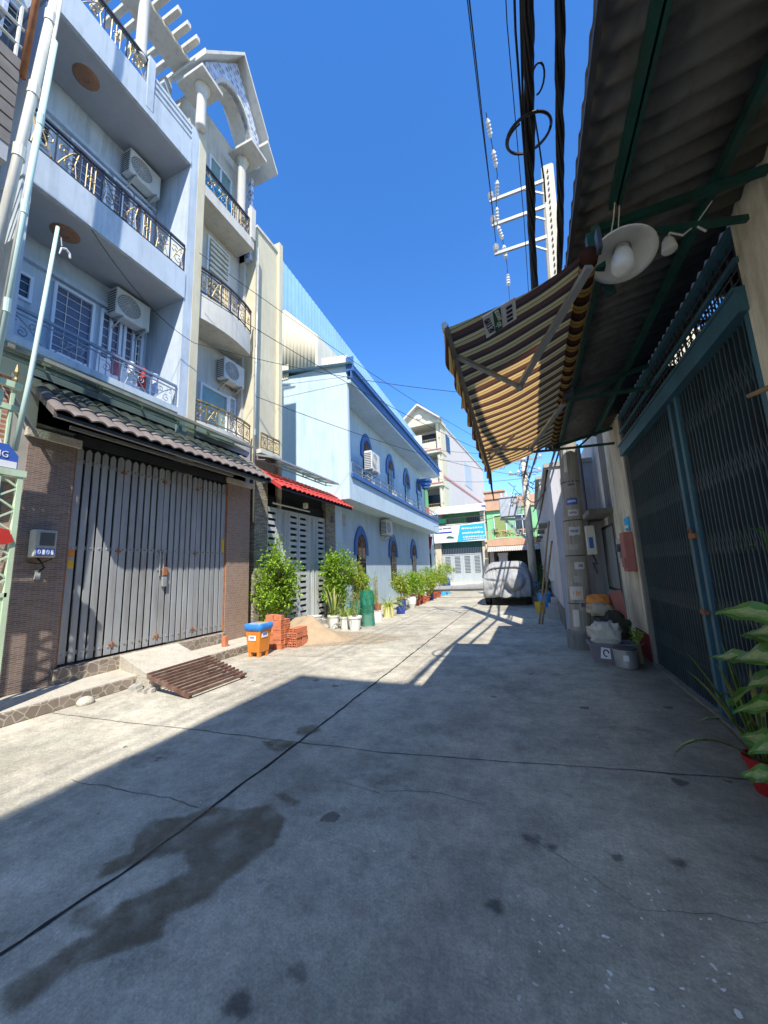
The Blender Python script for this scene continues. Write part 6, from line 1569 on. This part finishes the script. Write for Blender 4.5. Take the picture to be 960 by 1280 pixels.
back=[('brown pot with dense bush against the wall under the first arched window',(-5.9,12.9),'taper','potred','dense',1.4),('brown pot with thin tall shrub against the pale blue wall',(-5.7,13.4),'taper','potred','thin',1.5),
('brown pot with round bush against the wall left of the second arched window',(-5.7,16.2),'taper','potred','ball',1.5),('brown pot with dense bush under the second arched window',(-5.8,18.4),'taper','potred','dense',1.5),
('brown pot with pale bush between the second and third arched windows',(-5.9,20.1),'taper','potred','ball',1.7),('brown pot with dense dark bush under the third arched window',(-5.9,22.3),'taper','potred','dense',1.8),
('brown pot with large bush past the third arched window',(-5.7,24.0),'taper','potred','dense',2.1)]
for lb,(x,y),pk,pm,pl_,s_ in back: potted(lb,(x,y,0),pk,pm,.2,.3,pl_,sc=s_)
t=thing('barrel','dark blue plastic barrel standing before the shop platform','barrel',(-5.6,25.6,0))
m=MB(); m.lathe([(.24,0),(.27,.05),(.28,.4),(.27,.8),(.22,.84)],(-5.6,25.6,0),18); m.build('body','potblue',t); 
m=MB(); m.lathe([(.22,.84),(.23,.88),(.05,.9)],(-5.6,25.6,0),18); m.build('lid','potlblue',t)
for k,(x,y) in enumerate(((-5.95,9.35),(-5.93,9.36),(-5.96,9.34))):
    m=MB(); m.lathe([(.2,0),(.24,.07),(.25,.08),(.2,.08)],(x,y,.12+.075*k),18); tag(m.build('plant_tray','potwhite'),'white plastic tray in the low stack under the louvred gate','tray','white trays stacked by the louvred gate')
# traffic-free clutter near the plants
tree('shrub','dark green shrub growing right of the covered car against the lilac wall','shrub',(.42,16.6,0),.3,(.38,16.6,.95),(.26,.5,.75),18,40,.1,.04,'leafdark',stems=4)
tree('shrub','small weedy plant growing between the bucket pot and the blue gate','shrub',(1.42,6.95,0),.1,(1.40,6.95,.38),(.12,.16,.16),7,20,.05,.025,'leaf',stems=2)
# ---------------- foreground plants on the right
def variegated(mbg,mbp,p,d,up,L,wd,droop=.25):
    """broad pointed leaf: green blade with a pale feathered middle"""
    d=V(d).normalized(); s=d.cross(V(up)).normalized(); u=s.cross(d); n=9
    L_=[];C=[];Rr=[];pl=[];prr=[]
    for i in range(n+1):
        t=i/n; w=wd*(math.sin(math.pi*min(1,t**.8))**.75)*(1-.1*t) if 0<i<n else .004
        c=V(p)+d*(L*t)-V((0,0,droop*L*t*t)); wave=.012*math.sin(t*14)
        L_.append(c+s*w/2+u*(.18*w+wave)); C.append(c); Rr.append(c-s*w/2+u*(.18*w-wave))
    for i in range(n+1):
        f=.55 if 0<i<n-1 else .1; f*= (1 if i%2 else .72)
        pl.append(C[i].lerp(L_[i],f)); prr.append(C[i].lerp(Rr[i],f))
    mbg.grid([[a,b] for a,b in zip(L_,pl)]); mbg.grid([[a,b] for a,b in zip(prr,Rr)])
    mbp.grid([[a,b,c] for a,b,c in zip(pl,C,prr)])
t=thing('potted_plant','variegated dumb cane with broad pale centred leaves in the blue pot at the right edge','potted plant',(1.40,3.02,0))
m=pot('taper','potblue',.17,.30); m.xf(Matrix.Translation(V((1.36,2.98,0)))); m.build('pot','potblue',t)
g=MB(); p_=MB(); st_=MB()
B0=V((1.26,2.95,.3)); SH=V((0,0,0))
specs=[((1.20,3.05,1.02),(-.2,.95,-.05),.46,.10,.12),((1.16,2.72,1.10),(-.12,.95,-.05),.44,.18,.15),((1.16,2.78,.98),(-.1,.75,-.2),.50,.18,.35),((1.20,2.65,1.25),(-.12,.9,.05),.42,.15,.2),
((1.22,3.0,.5),(-.35,.6,.1),.24,.13,.2),((1.22,3.1,.27),(-.5,.4,.1),.2,.11,.4),((1.2,2.7,1.32),(-.5,.5,.3),.34,.13,.3),((1.24,2.85,.8),(-.5,.5,.0),.3,.12,.35),((1.25,2.9,1.15),(.1,.9,.2),.36,.14,.2),((1.26,2.7,.9),(.3,.8,-.1),.3,.13,.3),((1.22,2.6,.7),(-.6,.2,.0),.3,.14,.3)]
for (p,d,L_,w_,dr) in specs:
    p=V((p[0]+.02,p[1]-.06,p[2]*.9)); m=st_; m.tube([B0+V((pr.uniform(-.03,.03),pr.uniform(-.03,.03),0)),B0.lerp(p,.6)+V((.02,0,.05)),p],[.014,.009,.006],6)
    g=MB(); p_=MB(); variegated(g,p_,p,d,(-.5,-.45,.9),L_,w_*1.25,dr); n0=len(g.f); g.add(p_.v,p_.f); g.mi=[0]*n0+[1]*(len(g.f)-n0); g.build('leaf',['dieff','leafpale'],t,fixn=False)
st_.build('stem','leafgreen',t); 
t=thing('potted_plant','long narrow leaved snake plant in a bright red pot before the blue gate','potted plant',(1.33,3.42,0))
m=pot('taper','potbright',.12,.22); m.xf(Matrix.Translation(V((1.33,3.42,0)))); m.build('pot','potbright',t)
m=MB(); m.lathe([(.12,.2),(.03,.215)],(1.33,3.42,0),14); m.build('soil','soil',t)
e=MB(); g=MB()
for (az,le,L_,cv,w_) in ((2.9,1.1,.52,.4,.055),(2.2,.5,.62,.1,.04),(2.5,.35,.72,.05,.04),(1.9,.3,.6,.05,.04),(1.2,.25,.6,.1,.035),(.6,.3,.5,.3,.035),(2.0,.12,.75,.03,.035),(2.8,.6,.55,.1,.035),(-.5,.2,.6,.3,.035),(3.6,.3,.5,.35,.035),(1.6,.1,.6,.6,.03),(4.2,.25,.5,.3,.035),(1.0,.15,.7,.5,.03)):
    q=V((1.33+.05*math.cos(az),3.42+.05*math.sin(az),.2)); blade(e,q,az,le,L_,w_,cv,8,.3); blade(g,q+V((math.cos(az),math.sin(az),.6))*-.004,az,le,L_*.97,w_*.62,cv,8,.3); blade(g,q+V((math.cos(az),math.sin(az),.6))*.004,az,le,L_*.97,w_*.62,cv,8,.3)
e.build('leaf_edges','snake_edge',t,fixn=False); g.build('leaves','leafdark',t,fixn=False)
m=MB(); leaf(m,V((1.50,3.35,1.62)),V((-.8,.3,-.15)),V((0,0,1)),.14,.06,.2,.2); leaf(m,V((1.5,3.3,1.7)),V((-.3,.5,.3)),V((0,0,1)),.12,.05); m.tube([(1.55,3.3,.3),(1.53,3.3,1.0),(1.5,3.32,1.75)],.006,5); 
tag(m.build('climbing_plant','leafdark',fixn=False),'thin dark climbing stem with few leaves at the right edge against the gate','plant')
m=MB(); m.box((1.45,2.85,.0),(1.54,2.98,1.0)); tag(m.build('green_board','greennet'),'narrow green board standing upright behind the blue pot','board')
# litter
lt=MB(); r3=random.Random(9)
for k in range(70):
    x=r3.uniform(-5,1.4); y=r3.uniform(1.2,12); s=r3.uniform(.006,.022); a=r3.uniform(0,3)
    lt.add([(x,y,.005),(x+s*math.cos(a),y+s*math.sin(a),.008),(x-s*.5*math.sin(a),y+s*.5*math.cos(a),.014)],[(0,1,2)])
tag(lt.build('litter','paper',fixn=False),'scattered crumbs and leaf scraps on the lane','litter',kind='stuff')
# ---- pieces that stand apart become parts of their own
def split_loose(o):
    me=o.data; n=len(me.vertices); par=list(range(n))
    def f(i):
        while par[i]!=i: par[i]=par[par[i]]; i=par[i]
        return i
    for p in me.polygons:
        a=f(p.vertices[0])
        for v_ in p.vertices[1:]: par[f(v_)]=a
    comp={}
    for p in me.polygons: comp.setdefault(f(p.vertices[0]),[]).append(p)
    if len(comp)<2 or len(comp)>60 or o.modifiers: return
    base=o.name.split('.')[0]
    for k,ps in comp.items():
        ids=sorted({v_ for p in ps for v_ in p.vertices}); mp={v_:i for i,v_ in enumerate(ids)}
        m2=bpy.data.meshes.new(base); m2.from_pydata([me.vertices[i].co.copy() for i in ids],[],[[mp[v_] for v_ in p.vertices] for p in ps])
        for mt_ in me.materials: m2.materials.append(mt_)
        for q,p in zip(m2.polygons,ps): q.material_index=p.material_index; q.use_smooth=p.use_smooth
        c=bpy.data.objects.new(base,m2); COL.objects.link(c); c.parent=o.parent; c.location=o.location
        W[c]=W[o].copy()
    bpy.data.objects.remove(o)
for o in list(COL.objects):
    if o.type=='MESH' and o.parent is not None and not o.children and o.name.split('.')[0] in ('wall_bracket','side_pier','front_pier','collar','pier','foot','side_rail','stile','hinge','pillar_base','insulator','barge_board','shutter','finial','bushing','arm','hasp','junction','jamb','side_vents','column','rubble','bolt','meter_box','frame_post'):
        split_loose(o)
# ================================================================== camera, light, world
F=460.; CX,CY=480.,640.; VX,VY=665.,706.; XV=365.; YV=CY+(-F*F-(VX-CX)*(XV-CX))/(VY-CY)
Yd=V((VX-CX,VY-CY,F)).normalized(); Zd=V((XV-CX,YV-CY,F)).normalized()
if Zd.y>0: Zd=-Zd
Xd=Yd.cross(Zd)
if Xd.x<0: Xd=-Xd
Mw=Matrix((Xd,Yd,Zd))
cx_=Mw@V((1,0,0)); cy_=Mw@V((0,-1,0)); cz_=Mw@V((0,0,-1))
cam=bpy.data.cameras.new('Camera'); co=bpy.data.objects.new('Camera',cam); COL.objects.link(co)
mw=Matrix((cx_,cy_,cz_)).transposed().to_4x4(); mw.translation=V((0,0,1.55)); co.matrix_world=mw
cam.sensor_fit='HORIZONTAL'; cam.sensor_width=36; cam.lens=F/960*36; cam.clip_start=.05; cam.clip_end=2000
sc.camera=co
sd_=V((-.375,.72,-1)).normalized()
sun=bpy.data.lights.new('Sun','SUN'); sun.energy=3.5; sun.angle=R(.55); sun.color=(1,.94,.84)
so=bpy.data.objects.new('Sun',sun); COL.objects.link(so); so.rotation_euler=sd_.to_track_quat('-Z','Y').to_euler()
w=bpy.data.worlds.new('World'); sc.world=w; w.use_nodes=True; nt=w.node_tree
bg=nt.nodes['Background']; sky=nt.nodes.new('ShaderNodeTexSky'); sky.sky_type='NISHITA'; sky.sun_disc=False
to=-sd_; el=math.asin(to.z); az=math.atan2(to.x,to.y)
sky.sun_elevation=el; sky.sun_rotation=az; sky.air_density=1.0; sky.dust_density=.1; sky.ozone_density=3.5; sky.altitude=0
hs=nt.nodes.new('ShaderNodeHueSaturation'); hs.inputs['Saturation'].default_value=1.27; hs.inputs['Hue'].default_value=.507; nt.links.new(sky.outputs[0],hs.inputs['Color']); nt.links.new(hs.outputs[0],bg.inputs[0]); bg.inputs[1].default_value=.145
vs=sc.view_settings; sc.display_settings.display_device='sRGB'; vs.view_transform='Standard'; vs.look='None'; vs.exposure=1.18; vs.gamma=1; vs.use_curve_mapping=False
sc.cycles.max_bounces=8; sc.cycles.diffuse_bounces=4; sc.cycles.transparent_max_bounces=12; sc.cycles.use_denoising=True
